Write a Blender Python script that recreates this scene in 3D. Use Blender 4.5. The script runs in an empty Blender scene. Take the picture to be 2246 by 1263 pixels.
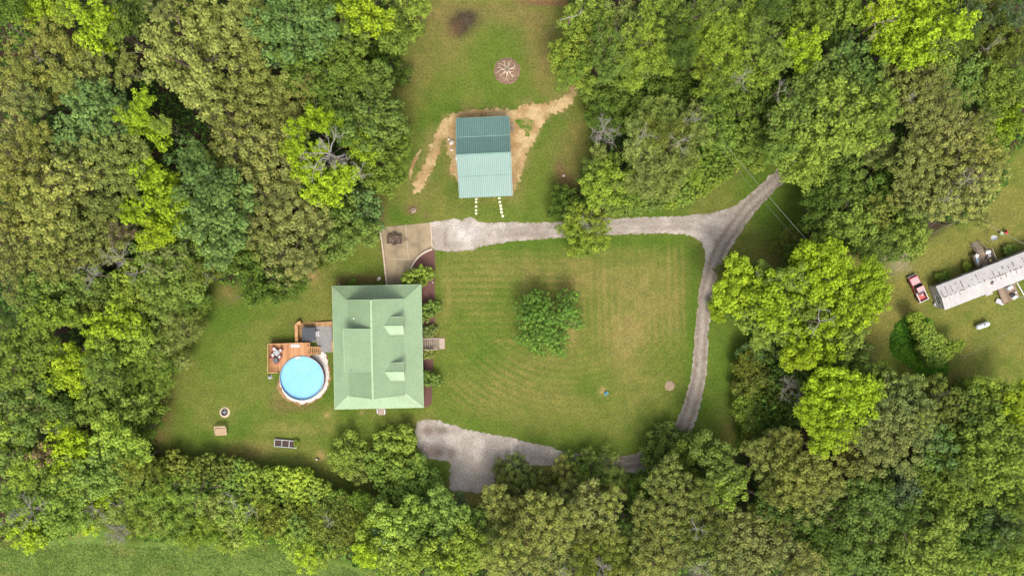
import bpy, bmesh, math, random
import numpy as np
from mathutils import Vector, Matrix, noise as mnoise
from mathutils.geometry import delaunay_2d_cdt

# ---------------------------------------------------------------- camera, sky, sun
sc = bpy.context.scene
C = sc.collection
H = 122.0                                  # flying height, metres
cd = bpy.data.cameras.new('camera'); cam = bpy.data.objects.new('camera', cd); C.objects.link(cam)
cam.location = (0, 0, H); cam.rotation_euler = (0, 0, 0)
cd.sensor_width = 36.0; cd.lens = 36 * H / (2246 / 12.0); cd.clip_start = 0.5; cd.clip_end = 12000
sc.camera = cam
SUN_EL = math.radians(53); SUN_AZ = math.radians(172)      # azimuth clockwise from +Y; light comes from the bottom of the picture
w = bpy.data.worlds.new("World"); sc.world = w; w.use_nodes = True
nt = w.node_tree; nt.nodes.clear()
sky = nt.nodes.new('ShaderNodeTexSky'); sky.sky_type = 'NISHITA'; sky.sun_disc = False
sky.sun_elevation = SUN_EL; sky.sun_rotation = SUN_AZ; sky.air_density = 1.0; sky.dust_density = 3.5; sky.ozone_density = 0.6
bg = nt.nodes.new('ShaderNodeBackground'); bg.inputs[1].default_value = 0.15
wo = nt.nodes.new('ShaderNodeOutputWorld')
hs = nt.nodes.new('ShaderNodeHueSaturation'); hs.inputs['Saturation'].default_value = 0.35      # thin cloud: the blue is washed out
nt.links.new(sky.outputs[0], hs.inputs['Color']); nt.links.new(hs.outputs[0], bg.inputs[0]); nt.links.new(bg.outputs[0], wo.inputs[0])
ld = bpy.data.lights.new('sun', 'SUN'); ld.energy = 1.4; ld.angle = math.radians(20); ld.color = (1.0, 0.94, 0.84)
lo = bpy.data.objects.new('sun', ld); C.objects.link(lo)
sd = Vector((math.sin(SUN_AZ) * math.cos(SUN_EL), math.cos(SUN_AZ) * math.cos(SUN_EL), math.sin(SUN_EL)))
lo.rotation_euler = sd.to_track_quat('Z', 'Y').to_euler(); lo.location = (0, 0, 200)
sc.view_settings.view_transform = 'Standard'; sc.view_settings.look = 'None'
sc.view_settings.exposure = 1.55; sc.view_settings.gamma = 1.0
try:
    sc.cycles.max_bounces = 5; sc.cycles.diffuse_bounces = 3; sc.cycles.transparent_max_bounces = 4
except Exception: pass

rng = np.random.default_rng(7)
R = random.Random(11)
def P(px, py, z=0.0):
    """real place of a thing of height z that the photograph shows at (px, py)"""
    k = (H - z) / H / 12.0
    return Vector(((px - 1123) * k, (631.5 - py) * k, z))

# ---------------------------------------------------------------- tags
def tag(o, label=None, cat=None, group=None, kind=None):
    if label: o['label'] = label
    if cat: o['category'] = cat
    if group: o['group'] = group
    if kind: o['kind'] = kind
    return o
def empty(name, loc=(0, 0, 0), rz=0.0, label=None, cat=None, group=None):
    o = bpy.data.objects.new(name, None); C.objects.link(o)
    o.location = loc; o.rotation_euler = (0, 0, rz); o.empty_display_size = 0.3
    return tag(o, label, cat, group)
def copy_tree(o, parent=None):
    c = o.copy(); C.objects.link(c)
    if parent is not None: c.parent = parent
    for ch in [x for x in bpy.data.objects if x.parent == o]: copy_tree(ch, c)
    return c

# ---------------------------------------------------------------- materials
def new_mat(name):
    m = bpy.data.materials.new(name); m.use_nodes = True
    t = m.node_tree; t.nodes.clear()
    out = t.nodes.new('ShaderNodeOutputMaterial'); b = t.nodes.new('ShaderNodeBsdfPrincipled')
    t.links.new(b.outputs[0], out.inputs[0]); b.inputs['Specular IOR Level'].default_value = 0.25
    return m, t, b, out
def N(t, kind, **kw):
    n = t.nodes.new(kind)
    for k, v in kw.items(): setattr(n, k, v)
    return n
def noise_node(t, scale, detail=4, rough=0.6, coord='Object', vec=None, stretch=None):
    n = N(t, 'ShaderNodeTexNoise'); n.inputs['Scale'].default_value = scale
    n.inputs['Detail'].default_value = detail; n.inputs['Roughness'].default_value = rough
    if vec is None:
        tc = N(t, 'ShaderNodeTexCoord'); vec = tc.outputs[coord]
    if stretch:
        mp = N(t, 'ShaderNodeMapping'); mp.inputs['Scale'].default_value = stretch
        t.links.new(vec, mp.inputs[0]); vec = mp.outputs[0]
    t.links.new(vec, n.inputs['Vector'])
    return n
def ramp(t, fac, stops):
    r = N(t, 'ShaderNodeValToRGB'); e = r.color_ramp.elements
    while len(e) < len(stops): e.new(0.5)
    for el, (p, c) in zip(e, stops):
        el.position = p; el.color = (*c, 1) if len(c) == 3 else c
    t.links.new(fac, r.inputs[0]); return r
def mixc(t, a, b, fac, mode='MIX'):
    m = N(t, 'ShaderNodeMix', data_type='RGBA', blend_type=mode)
    for s, v in ((6, a), (7, b), (0, fac)):
        if isinstance(v, (tuple, list)): m.inputs[s].default_value = (*v, 1)
        elif isinstance(v, (int, float)): m.inputs[s].default_value = v
        else: t.links.new(v, m.inputs[s])
    return m.outputs[2]
def bump(t, b, h, strength=0.4, dist=0.05):
    n = N(t, 'ShaderNodeBump'); n.inputs['Strength'].default_value = strength; n.inputs['Distance'].default_value = dist
    t.links.new(h, n.inputs['Height']); t.links.new(n.outputs[0], b.inputs['Normal'])
def simple(name, col, rough=0.6, var=0.25, scale=3.0, metal=0.0, spec=0.3, col2=None, bmp=0.0, stretch=None, thr=(0.3, 0.7)):
    m, t, b, _ = new_mat(name)
    n = noise_node(t, scale, 5, 0.65, stretch=stretch)
    lo_ = tuple(c * (1 - var) for c in col); hi = col2 if col2 else tuple(min(1, c * (1 + var)) for c in col)
    r = ramp(t, n.outputs[0], [(thr[0], lo_), (thr[1], hi)])
    t.links.new(r.outputs[0], b.inputs['Base Color'])
    b.inputs['Roughness'].default_value = rough; b.inputs['Metallic'].default_value = metal
    b.inputs['Specular IOR Level'].default_value = spec
    if bmp: bump(t, b, n.outputs[0], bmp, 0.03)
    return m

M = {}
def colour_sheet_mat(name, fine, coarse, amp1, amp2, rough=0.95, bmp=0.5, speck=None, vor=None):
    """base colour stored on the vertices, broken up by fine noise"""
    m, t, b, _ = new_mat(name)
    a = N(t, 'ShaderNodeAttribute', attribute_name='col')
    n1 = noise_node(t, fine, 6, 0.75); n2 = noise_node(t, coarse, 4, 0.6)
    r1 = ramp(t, n1.outputs[0], [(0.36, (1 - amp1,) * 3), (0.64, (1 + amp1,) * 3)])
    r2 = ramp(t, n2.outputs[0], [(0.3, (1 - amp2, 1 - amp2 * 0.8, 1 - amp2)), (0.7, (1 + amp2, 1 + amp2 * 0.8, 1 + amp2 * 0.6))])
    c = mixc(t, a.outputs[0], r1.outputs[0], 1.0, 'MULTIPLY'); c = mixc(t, c, r2.outputs[0], 1.0, 'MULTIPLY')
    if speck:
        n3 = noise_node(t, speck[0], 3, 0.8)
        r3 = ramp(t, n3.outputs[0], [(speck[1], (0, 0, 0)), (speck[1] + 0.06, (1, 1, 1))])
        c = mixc(t, c, speck[2], r3.outputs[0])
    t.links.new(c, b.inputs['Base Color']); b.inputs['Roughness'].default_value = rough
    b.inputs['Specular IOR Level'].default_value = 0.1
    bump(t, b, n1.outputs[0], bmp, 0.12)
    return m
M['ground'] = colour_sheet_mat('ground', 2.6, 0.5, 0.34, 0.15, bmp=0.8)
M['gravel'] = colour_sheet_mat('gravel', 3.4, 0.7, 0.30, 0.07, bmp=0.9, speck=(2.6, 0.60, (0.17, 0.14, 0.125)))
M['dirt'] = colour_sheet_mat('dirt', 3.0, 0.8, 0.26, 0.12, bmp=0.6, speck=(1.9, 0.61, (0.17, 0.12, 0.05)))
M['mulch'] = simple('mulch', (0.10, 0.042, 0.034), 0.95, 0.5, 9.0, bmp=0.8, col2=(0.19, 0.09, 0.07))
M['whiterock'] = simple('whiterock', (0.42,0.37,0.32), 0.9, 0.55, 5.0, bmp=0.9, col2=(0.66,0.61,0.55), thr=(0.36, 0.52))
def concrete_mat():
    m, t, b, _ = new_mat('concrete')
    n = noise_node(t, 0.55, 6, 0.6); n2 = noise_node(t, 8, 4, 0.7)
    r = ramp(t, n.outputs[0], [(0.3, (0.17,0.13,0.085)), (0.5, (0.26,0.20,0.12)), (0.7, (0.32,0.245,0.155))])
    r2 = ramp(t, n2.outputs[0], [(0.3, (0.88,) * 3), (0.7, (1.1,) * 3)])
    c = mixc(t, r.outputs[0], r2.outputs[0], 1.0, 'MULTIPLY')
    t.links.new(c, b.inputs['Base Color']); b.inputs['Roughness'].default_value = 0.85; return m
M['concrete'] = concrete_mat()
M['patio'] = simple('patio', (0.23, 0.215, 0.205), 0.85, 0.22, 2.5)
M['wallcap'] = simple('wallcap', (0.44,0.335,0.25), 0.8, 0.25, 4.0)
M['curb'] = simple('curb', (0.48,0.40,0.31), 0.8, 0.15, 4.0)
M['siding'] = simple('siding', (0.62, 0.60, 0.53), 0.7, 0.08, 2.0)
M['oldsiding'] = simple('oldsiding', (0.33, 0.31, 0.25), 0.8, 0.4, 1.2, stretch=(0.4, 0.4, 6))
M['glass'] = simple('glass', (0.025, 0.03, 0.035), 0.08, 0.1, 1.0, spec=0.8)
M['white'] = simple('white', (0.66, 0.66, 0.64), 0.5, 0.06, 3.0)
M['frame_dark'] = simple('frame_dark', (0.05, 0.05, 0.05), 0.5, 0.2, 3.0)
def roof_mat(name, col, var=0.09, stain=None, rough=0.42):
    m, t, b, _ = new_mat(name)
    n = noise_node(t, 0.35, 5, 0.6); n2 = noise_node(t, 2.2, 5, 0.7)
    r = ramp(t, n.outputs[0], [(0.3, tuple(c * (1 - var) for c in col)), (0.7, tuple(c * (1 + var) for c in col))])
    r2 = ramp(t, n2.outputs[0], [(0.32, (0.88, 0.90, 0.86)), (0.68, (1.08,) * 3)])
    c = mixc(t, r.outputs[0], r2.outputs[0], 1.0, 'MULTIPLY')
    t.links.new(c, b.inputs['Base Color']); b.inputs['Roughness'].default_value = rough
    b.inputs['Specular IOR Level'].default_value = 0.3
    return m
M['roof_green'] = roof_mat('roof_green', (0.225, 0.31, 0.18))
M['roof_trim'] = roof_mat('roof_trim', (0.285, 0.39, 0.225), 0.05)
M['roof_teal'] = roof_mat('roof_teal', (0.082, 0.160, 0.138))
M['teal_trim'] = roof_mat('teal_trim', (0.165, 0.27, 0.235), 0.05)
def rust_mat():
    m, t, b, _ = new_mat('rusty_tin')
    n = noise_node(t, 0.7, 7, 0.72); n2 = noise_node(t, 2.5, 6, 0.75, stretch=(0.6, 1.6, 1)); n4 = noise_node(t, 6, 4, 0.7)
    base = ramp(t, n.outputs[0], [(0.3, (0.33,0.305,0.29)), (0.65, (0.43,0.405,0.39))])
    sp = ramp(t, n2.outputs[0], [(0.60, (0, 0, 0)), (0.70, (.8, .8, .8))])
    c = mixc(t, base.outputs[0], (0.20, 0.13, 0.10), sp.outputs[0])
    sp2 = ramp(t, n4.outputs[0], [(0.62, (0, 0, 0)), (0.72, (0.6,) * 3)])
    c = mixc(t, c, (0.32, 0.29, 0.28), sp2.outputs[0])
    t.links.new(c, b.inputs['Base Color']); b.inputs['Roughness'].default_value = 0.6; return m
M['rusty_tin'] = rust_mat()
M['rust'] = simple('rust', (0.13, 0.06, 0.04), 0.85, 0.4, 3.0)
def plank_mat(name, c1, c2, spacing, axis='Y', gap=0.12):
    """boards running across `axis`, with thin dark joints"""
    m, t, b, _ = new_mat(name)
    tc = N(t, 'ShaderNodeTexCoord'); sp = N(t, 'ShaderNodeSeparateXYZ'); t.links.new(tc.outputs['Object'], sp.inputs[0])
    mu = N(t, 'ShaderNodeMath', operation='MULTIPLY'); mu.inputs[1].default_value = 1 / spacing; t.links.new(sp.outputs[axis], mu.inputs[0])
    fl = N(t, 'ShaderNodeMath', operation='FLOOR'); t.links.new(mu.outputs[0], fl.inputs[0])
    fr = N(t, 'ShaderNodeMath', operation='FRACT'); t.links.new(mu.outputs[0], fr.inputs[0])
    wn = N(t, 'ShaderNodeTexWhiteNoise', noise_dimensions='1D'); t.links.new(fl.outputs[0], wn.inputs['W'])
    n = noise_node(t, 1.2, 5, 0.7, stretch=(1, 5, 1) if axis == 'Y' else (5, 1, 1))
    ad = N(t, 'ShaderNodeMath', operation='ADD'); t.links.new(wn.outputs[0], ad.inputs[0]); t.links.new(n.outputs[0], ad.inputs[1])
    hf = N(t, 'ShaderNodeMath', operation='MULTIPLY'); hf.inputs[1].default_value = 0.5; t.links.new(ad.outputs[0], hf.inputs[0])
    r = ramp(t, hf.outputs[0], [(0.25, c1), (0.8, c2)])
    g = ramp(t, fr.outputs[0], [(0.0, (0.35,) * 3), (gap, (1,) * 3)])
    c = mixc(t, r.outputs[0], g.outputs[0], 1.0, 'MULTIPLY')
    t.links.new(c, b.inputs['Base Color']); b.inputs['Roughness'].default_value = 0.7; return m
M['deck'] = plank_mat('deck', (0.33,0.14,0.055), (0.52,0.28,0.135), 0.145, 'X', 0.1)
M['cedar'] = simple('cedar', (0.42,0.225,0.095), 0.7, 0.28, 2.5)
M['paleboard'] = simple('paleboard', (0.42,0.30,0.18), 0.75, 0.2, 3.0)
M['greywood'] = simple('greywood', (0.25, 0.20, 0.15), 0.85, 0.35, 2.5)
M['oldboard'] = plank_mat('oldboard', (0.15, 0.10, 0.07), (0.33, 0.24, 0.16), 0.16, 'X', 0.16)
M['pinkslab'] = simple('pinkslab', (0.36,0.275,0.22), 0.8, 0.12, 3.0)
M['steelwall'] = simple('steelwall', (0.16, 0.11, 0.09), 0.6, 0.2, 2.0)
M['poolrim'] = simple('poolrim', (0.34, 0.36, 0.38), 0.4, 0.08, 3.0)
M['liner'] = simple('liner', (0.05,0.22,0.42), 0.5, 0.12, 2.0)
def water_mat():
    m, t, b, _ = new_mat('water')
    n = noise_node(t, 0.5, 4, 0.6); n2 = noise_node(t, 5.0, 3, 0.6)
    r = ramp(t, n.outputs[0], [(0.3, (0.18,0.42,0.64)), (0.7, (0.23,0.48,0.68))])
    r2 = ramp(t, n2.outputs[0], [(0.3, (0.95,) * 3), (0.7, (1.07,) * 3)])
    c = mixc(t, r.outputs[0], r2.outputs[0], 1.0, 'MULTIPLY')
    t.links.new(c, b.inputs['Base Color']); b.inputs['Roughness'].default_value = 0.12
    b.inputs['IOR'].default_value = 1.33; b.inputs['Specular IOR Level'].default_value = 0.5
    bump(t, b, n2.outputs[0], 0.15, 0.05); return m
M['water'] = water_mat()
M['tubcover'] = simple('tubcover', (0.055, 0.06, 0.07), 0.7, 0.15, 3.0)
M['grey'] = simple('grey', (0.30, 0.31, 0.32), 0.6, 0.15, 3.0)
M['lightgrey'] = simple('lightgrey', (0.42, 0.42, 0.42), 0.6, 0.1, 3.0)
M['darkgrey'] = simple('darkgrey', (0.09, 0.09, 0.095), 0.6, 0.2, 3.0)
M['black'] = simple('black', (0.02, 0.02, 0.022), 0.5, 0.2, 3.0)
M['redframe'] = simple('redframe', (0.28, 0.03, 0.045), 0.5, 0.15, 3.0)
M['soil'] = simple('soil', (0.055, 0.035, 0.026), 0.95, 0.5, 6.0, bmp=0.8)
M['sand'] = simple('sand', (0.46, 0.36, 0.24), 0.95, 0.2, 5.0, bmp=0.4)
M['char'] = simple('char', (0.03, 0.028, 0.027), 0.95, 0.5, 7.0, bmp=0.8)
M['stone'] = simple('stone', (0.58, 0.52, 0.44), 0.85, 0.2, 3.0, bmp=0.4)
M['paleflag'] = simple('paleflag', (0.62, 0.62, 0.42), 0.85, 0.15, 3.0)
M['pinkpaint'] = simple('pinkpaint', (0.66,0.31,0.32), 0.45, 0.10, 1.5, spec=0.35)
M['redpaint'] = simple('redpaint', (0.21, 0.022, 0.028), 0.3, 0.2, 1.5, spec=0.5)
M['redbed'] = simple('redbed', (0.50, 0.10, 0.085), 0.6, 0.25, 1.8)
M['tyre'] = simple('tyre', (0.02, 0.02, 0.02), 0.9, 0.2, 3.0)
M['chrome'] = simple('chrome', (0.6, 0.6, 0.6), 0.25, 0.05, 3.0, metal=0.9)
M['tank'] = simple('tank', (0.55, 0.57, 0.58), 0.45, 0.12, 2.0)
M['blue'] = simple('blue', (0.08, 0.27, 0.50), 0.5, 0.2, 3.0)
M['yellowish'] = simple('yellowish', (0.5, 0.38, 0.16), 0.6, 0.2, 3.0)
M['palegreen'] = simple('palegreen', (0.42, 0.52, 0.30), 0.6, 0.1, 3.0)
M['red'] = simple('red', (0.40, 0.03, 0.03), 0.5, 0.15, 3.0)
M['teal'] = simple('teal', (0.06, 0.28, 0.33), 0.5, 0.15, 3.0)
M['trailer'] = simple('trailer', (0.085, 0.05, 0.035), 0.85, 0.5, 5.0)
M['cable'] = simple('cable', (0.20, 0.20, 0.16), 0.6, 0.1, 1.0)
M['bark'] = simple('bark', (0.115, 0.085, 0.06), 0.9, 0.35, 4.0, stretch=(3, 3, 0.6))
M['deadwood'] = simple('deadwood', (0.26,0.235,0.205), 0.85, 0.25, 3.0)
M['root'] = simple('root', (0.50, 0.38, 0.27), 0.85, 0.3, 3.0)

def leaf_mat(name='foliage', attr=False):
    m = bpy.data.materials.new(name); m.use_nodes = True; t = m.node_tree; t.nodes.clear()
    out = N(t, 'ShaderNodeOutputMaterial')
    if attr:
        a = N(t, 'ShaderNodeAttribute', attribute_name='col'); base = a.outputs[0]
    else:
        a = N(t, 'ShaderNodeObjectInfo'); base = a.outputs['Color']
    g = N(t, 'ShaderNodeNewGeometry')
    r = ramp(t, g.outputs['Random Per Island'], [(0.0, (0.62, 0.66, 0.62)), (0.6, (0.98, 0.99, 0.98)), (1.0, (1.50, 1.45, 1.35))])
    c = mixc(t, base, r.outputs[0], 1.0, 'MULTIPLY')
    n = noise_node(t, 0.45, 2, 0.5)
    r2 = ramp(t, n.outputs[0], [(0.32, (0.86, 0.88, 0.90)), (0.68, (1.12, 1.10, 1.0))])
    c = mixc(t, c, r2.outputs[0], 1.0, 'MULTIPLY')
    n3 = noise_node(t, 1.5, 2, 0.5); r3 = ramp(t, n3.outputs[0], [(0.36, (0.74, 0.78, 0.80)), (0.62, (1.24, 1.20, 1.10))])
    c = mixc(t, c, r3.outputs[0], 1.0, 'MULTIPLY')
    b = N(t, 'ShaderNodeBsdfPrincipled'); b.inputs['Roughness'].default_value = 0.7; b.inputs['Specular IOR Level'].default_value = 0.10
    t.links.new(c, b.inputs['Base Color'])
    tr = N(t, 'ShaderNodeBsdfTranslucent'); c2 = mixc(t, c, (1.0, 1.15, 0.45), 1.0, 'MULTIPLY'); t.links.new(c2, tr.inputs['Color'])
    mx = N(t, 'ShaderNodeMixShader'); mx.inputs[0].default_value = 0.16
    t.links.new(b.outputs[0], mx.inputs[1]); t.links.new(tr.outputs[0], mx.inputs[2]); t.links.new(mx.outputs[0], out.inputs[0])
    return m
M['foliage'] = leaf_mat(); M['ground_leaves'] = leaf_mat('ground_leaves', True)

for m_ in M.values():            # the surfaces are real-world dark; the exposure above brings them up
    if m_.name == 'foliage': continue
    t_ = m_.node_tree
    for b_ in [n_ for n_ in t_.nodes if n_.type == 'BSDF_PRINCIPLED']:
        if b_.inputs['Base Color'].is_linked:
            src = b_.inputs['Base Color'].links[0].from_socket; t_.links.new(mixc(t_, src, (0.68, 0.68, 0.68), 1.0, 'MULTIPLY'), b_.inputs['Base Color'])

# ---------------------------------------------------------------- mesh builder
class MB:
    def __init__(s): s.v = []; s.f = []
    def poly(s, pts):
        i = len(s.v); s.v += [tuple(p) for p in pts]; s.f.append(list(range(i, i + len(pts)))); return s
    def box(s, c, size, rz=0.0, rx=0.0, ry=0.0, taper=1.0):
        m = Matrix.Translation(c) @ Matrix.Rotation(rz, 4, 'Z') @ Matrix.Rotation(ry, 4, 'Y') @ Matrix.Rotation(rx, 4, 'X')
        x, y, z = [k / 2 for k in size]; i = len(s.v)
        for dz, k in ((-z, 1), (z, taper)):
            for dx, dy in ((-x, -y), (x, -y), (x, y), (-x, y)): s.v.append(tuple(m @ Vector((dx * k, dy * k, dz))))
        for f in ((3, 2, 1, 0), (4, 5, 6, 7), (0, 1, 5, 4), (1, 2, 6, 5), (2, 3, 7, 6), (3, 0, 4, 7)): s.f.append([i + k for k in f])
        return s
    def bar(s, a, b, wd, ht, up=(0, 0, 1)):
        a = Vector(a); b = Vector(b); d = (b - a)
        if d.length < 1e-5: return s
        d.normalize(); u = Vector(up); sx = d.cross(u)
        if sx.length < 1e-4: sx = d.cross(Vector((1, 0, 0)))
        sx.normalize(); u = sx.cross(d); i = len(s.v)
        for p in (a, b):
            for q, r_ in ((-1, -1), (1, -1), (1, 1), (-1, 1)): s.v.append(tuple(p + sx * q * wd / 2 + u * r_ * ht / 2))
        for f in ((0, 1, 2, 3), (7, 6, 5, 4), (0, 4, 5, 1), (1, 5, 6, 2), (2, 6, 7, 3), (3, 7, 4, 0)): s.f.append([i + k for k in f])
        return s
    def tube(s, pts, rad, n=8, cap=True):
        pts = [Vector(p) for p in pts]
        if not isinstance(rad, (list, tuple)): rad = [rad] * len(pts)
        base = len(s.v); prev = None
        for k, p in enumerate(pts):
            d = (pts[min(k + 1, len(pts) - 1)] - pts[max(k - 1, 0)]).normalized()
            a = prev if prev is not None else (Vector((0, 0, 1)) if abs(d.z) < 0.9 else Vector((1, 0, 0)))
            sx = (a - d * a.dot(d)); sx = sx.normalized() if sx.length > 1e-5 else d.orthogonal().normalized()
            prev = sx; sy = d.cross(sx)
            for j in range(n):
                an = 2 * math.pi * j / n; s.v.append(tuple(p + (sx * math.cos(an) + sy * math.sin(an)) * rad[k]))
        for k in range(len(pts) - 1):
            for j in range(n):
                a = base + k * n + j; b = base + k * n + (j + 1) % n; s.f.append([a, b, b + n, a + n])
        if cap:
            s.f.append([base + j for j in range(n)][::-1]); s.f.append([base + (len(pts) - 1) * n + j for j in range(n)])
        return s
    def prism(s, pts, z0, z1):
        """outline pts (x, y) between two heights"""
        i = len(s.v); n = len(pts)
        for z in (z0, z1):
            for p in pts: s.v.append((p[0], p[1], z))
        s.f.append([i + k for k in range(n)][::-1]); s.f.append([i + n + k for k in range(n)])
        for k in range(n): s.f.append([i + k, i + (k + 1) % n, i + n + (k + 1) % n, i + n + k])
        return s
    def slab(s, pts, th):
        """planar 3D outline thickened downwards along its normal"""
        pts = [Vector(p) for p in pts]; n = (pts[1] - pts[0]).cross(pts[2] - pts[0]).normalized()
        if n.z < 0: n = -n
        i = len(s.v); k = len(pts)
        for p in pts: s.v.append(tuple(p))
        for p in pts: s.v.append(tuple(p - n * th))
        s.f.append([i + j for j in range(k)]); s.f.append([i + k + j for j in range(k)][::-1])
        for j in range(k): s.f.append([i + j, i + (j + 1) % k, i + k + (j + 1) % k, i + k + j])
        return s
    def lathe(s, c, prof, n=32):
        """profile (r, z) turned about a vertical axis"""
        i = len(s.v); m = len(prof)
        for r_, z in prof:
            for j in range(n):
                a = 2 * math.pi * j / n; s.v.append((c[0] + r_ * math.cos(a), c[1] + r_ * math.sin(a), c[2] + z))
        for k in range(m - 1):
            for j in range(n):
                a = i + k * n + j; b = i + k * n + (j + 1) % n; s.f.append([a, b, b + n, a + n])
        return s
    def blob(s, c, r3, seed=0, n=10, amp=0.18, rz=0):
        i = len(s.v); m = n // 2; cr, sr = math.cos(rz), math.sin(rz)
        for a in range(m + 1):
            th = math.pi * a / m
            for j in range(n):
                ph = 2 * math.pi * j / n
                d = Vector((math.sin(th) * math.cos(ph), math.sin(th) * math.sin(ph), math.cos(th)))
                k = 1 + amp * mnoise.noise(d * 1.7 + Vector((seed * 3.1, seed, 0)))
                x, y = d.x * r3[0] * k, d.y * r3[1] * k
                s.v.append((c[0] + x * cr - y * sr, c[1] + x * sr + y * cr, c[2] + d.z * r3[2] * k))
        for a in range(m):
            for j in range(n):
                p = i + a * n + j; q = i + a * n + (j + 1) % n; s.f.append([p, p + n, q + n, q])
        return s
    def join(s, o):
        i = len(s.v); s.v += o.v; s.second = len(s.f); s.f += [[q + i for q in f] for f in o.f]; return s
    def build(s, name, mat, parent=None, smooth=False, bevel=0.0, fix=True, mat2=None):
        me = bpy.data.meshes.new(name); me.from_pydata(s.v, [], s.f)
        if mat2: me.polygons.foreach_set('material_index', [(k >= s.second) + (k >= getattr(s, 'third', 1 << 30)) for k in range(len(s.f))])
        if fix or bevel:
            bm = bmesh.new(); bm.from_mesh(me)
            if bevel: bmesh.ops.remove_doubles(bm, verts=bm.verts, dist=1e-5)
            bmesh.ops.recalc_face_normals(bm, faces=bm.faces); bm.to_mesh(me); bm.free()
        me.materials.append(mat); me.update()
        for x_ in (mat2 if isinstance(mat2, list) else [mat2] if mat2 else []): me.materials.append(x_)
        if smooth: me.polygons.foreach_set('use_smooth', [True] * len(me.polygons))
        o = bpy.data.objects.new(name, me); C.objects.link(o)
        if parent is not None: o.parent = parent
        if bevel:
            md = o.modifiers.new('bevel', 'BEVEL'); md.width = bevel; md.segments = 2; md.limit_method = 'ANGLE'
        return o

def quads_obj(name, Q, mat, parent=None, col=None, link=True):
    """Q: (n, 4, 3) separate quads"""
    n = len(Q); me = bpy.data.meshes.new(name)
    me.vertices.add(4 * n); me.vertices.foreach_set('co', Q.astype(np.float32).ravel())
    me.loops.add(4 * n); me.loops.foreach_set('vertex_index', np.arange(4 * n, dtype=np.int32))
    me.polygons.add(n); me.polygons.foreach_set('loop_start', np.arange(0, 4 * n, 4, dtype=np.int32))
    me.update(calc_edges=True); me.materials.append(mat)
    if col is not None:
        a = me.color_attributes.new('col', 'FLOAT_COLOR', 'POINT')
        c4 = np.ones((n, 4, 4), np.float32); c4[:, :, :3] = col[:, None, :]; a.data.foreach_set('color', c4.ravel())
    if not link: return me
    o = bpy.data.objects.new(name, me); C.objects.link(o)
    if parent is not None: o.parent = parent
    return o

# ---------------------------------------------------------------- 2D noise and masks
_tab = rng.random((256, 256))
def vnoise(x, y):
    xi = np.floor(x).astype(int); yi = np.floor(y).astype(int); fx = x - xi; fy = y - yi
    fx = fx * fx * (3 - 2 * fx); fy = fy * fy * (3 - 2 * fy)
    g = lambda a, b: _tab[a % 256, b % 256]
    return (g(xi, yi) * (1 - fx) + g(xi + 1, yi) * fx) * (1 - fy) + (g(xi, yi + 1) * (1 - fx) + g(xi + 1, yi + 1) * fx) * fy
def fbm(x, y, s=1.0, o=4, ox=0.0):
    r = 0; a = 0.5; t = 0
    for k in range(o):
        r = r + a * vnoise(x * s + ox + 17.3 * k, y * s + 9.1 * k + ox); t += a; a *= 0.5; s *= 2
    return r / t
def seg_dist(x, y, pts, closed=False):
    d = np.full(np.shape(x), 1e9); n = len(pts)
    for k in range(n if closed else n - 1):
        ax, ay = pts[k]; bx, by = pts[(k + 1) % n]; vx, vy = bx - ax, by - ay; L = vx * vx + vy * vy + 1e-9
        t = np.clip(((x - ax) * vx + (y - ay) * vy) / L, 0, 1)
        d = np.minimum(d, np.hypot(x - ax - t * vx, y - ay - t * vy))
    return d
def inside(x, y, pts):
    r = np.zeros(np.shape(x), bool); n = len(pts)
    for k in range(n):
        ax, ay = pts[k]; bx, by = pts[(k + 1) % n]
        if ay == by: continue
        c = ((ay > y) != (by > y)) & (x < (bx - ax) * (y - ay) / (by - ay) + ax); r ^= c
    return r
def sdist(x, y, pts):
    d = seg_dist(x, y, pts, True); return np.where(inside(x, y, pts), d, -d)
def W2(pts): return [((a - 1123) / 12.0, (631.5 - b) / 12.0) for a, b in pts]
def sstep(v, a, b):
    t = np.clip((v - a) / (b - a), 0, 1); return t * t * (3 - 2 * t)
# ---------------------------------------------------------------- ground
LAWN = W2([(925,-60),(1240,-20),(1250,60),(1222,130),(1232,190),(1275,195),(1293,260),(1290,350),(1240,420),(1225,480),(1350,478),(1440,450),(1560,400),(1620,352),(1700,362),(1765,375),(1775,450),(1745,520),(1700,575),(1640,570),(1600,600),(1580,680),(1640,740),(1632,820),(1615,900),(1612,985),(1560,1005),(1450,1045),(1240,1070),(1080,1105),(985,1110),(955,1120),(880,1090),(760,1085),(700,1062),(600,1030),(450,1012),(350,1004),(343,930),(362,860),(400,790),(440,720),(470,620),(560,640),(640,645),(700,590),(800,520),(838,480),(826,420),(862,380),(875,300),(852,190),(885,100)])
LAWN_R = W2([(2420,240),(2230,330),(2190,420),(2150,480),(2080,505),(2000,560),(1930,556),(1850,525),(1800,600),(1880,700),(1870,760),(1930,815),(2010,850),(2120,862),(2246,850),(2420,880)])
FIELD = W2([(-200,1200),(60,1195),(200,1165),(300,1190),(450,1180),(560,1190),(650,1200),(760,1235),(900,1275),(1000,1500),(-200,1500)])
DIRT = W2([(905,423),(910,398),(925,367),(941,332),(953,299),(968,266),(989,253),(1022,243),(1082,239),(1133,241),(1153,229),(1196,228),(1229,218),(1250,200),(1260,182),(1275,150),(1284,158),(1268,200),(1255,226),(1232,246),(1206,254),(1194,266),(1186,281),(1176,307),(1156,337),(1148,367),(1136,400),(1126,427),(1060,420),(1004,398),(989,383),(987,362),(991,345),(981,334),(977,322),(980,300),(966,317),(961,345),(953,362),(943,383),(931,408),(921,424)])
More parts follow.
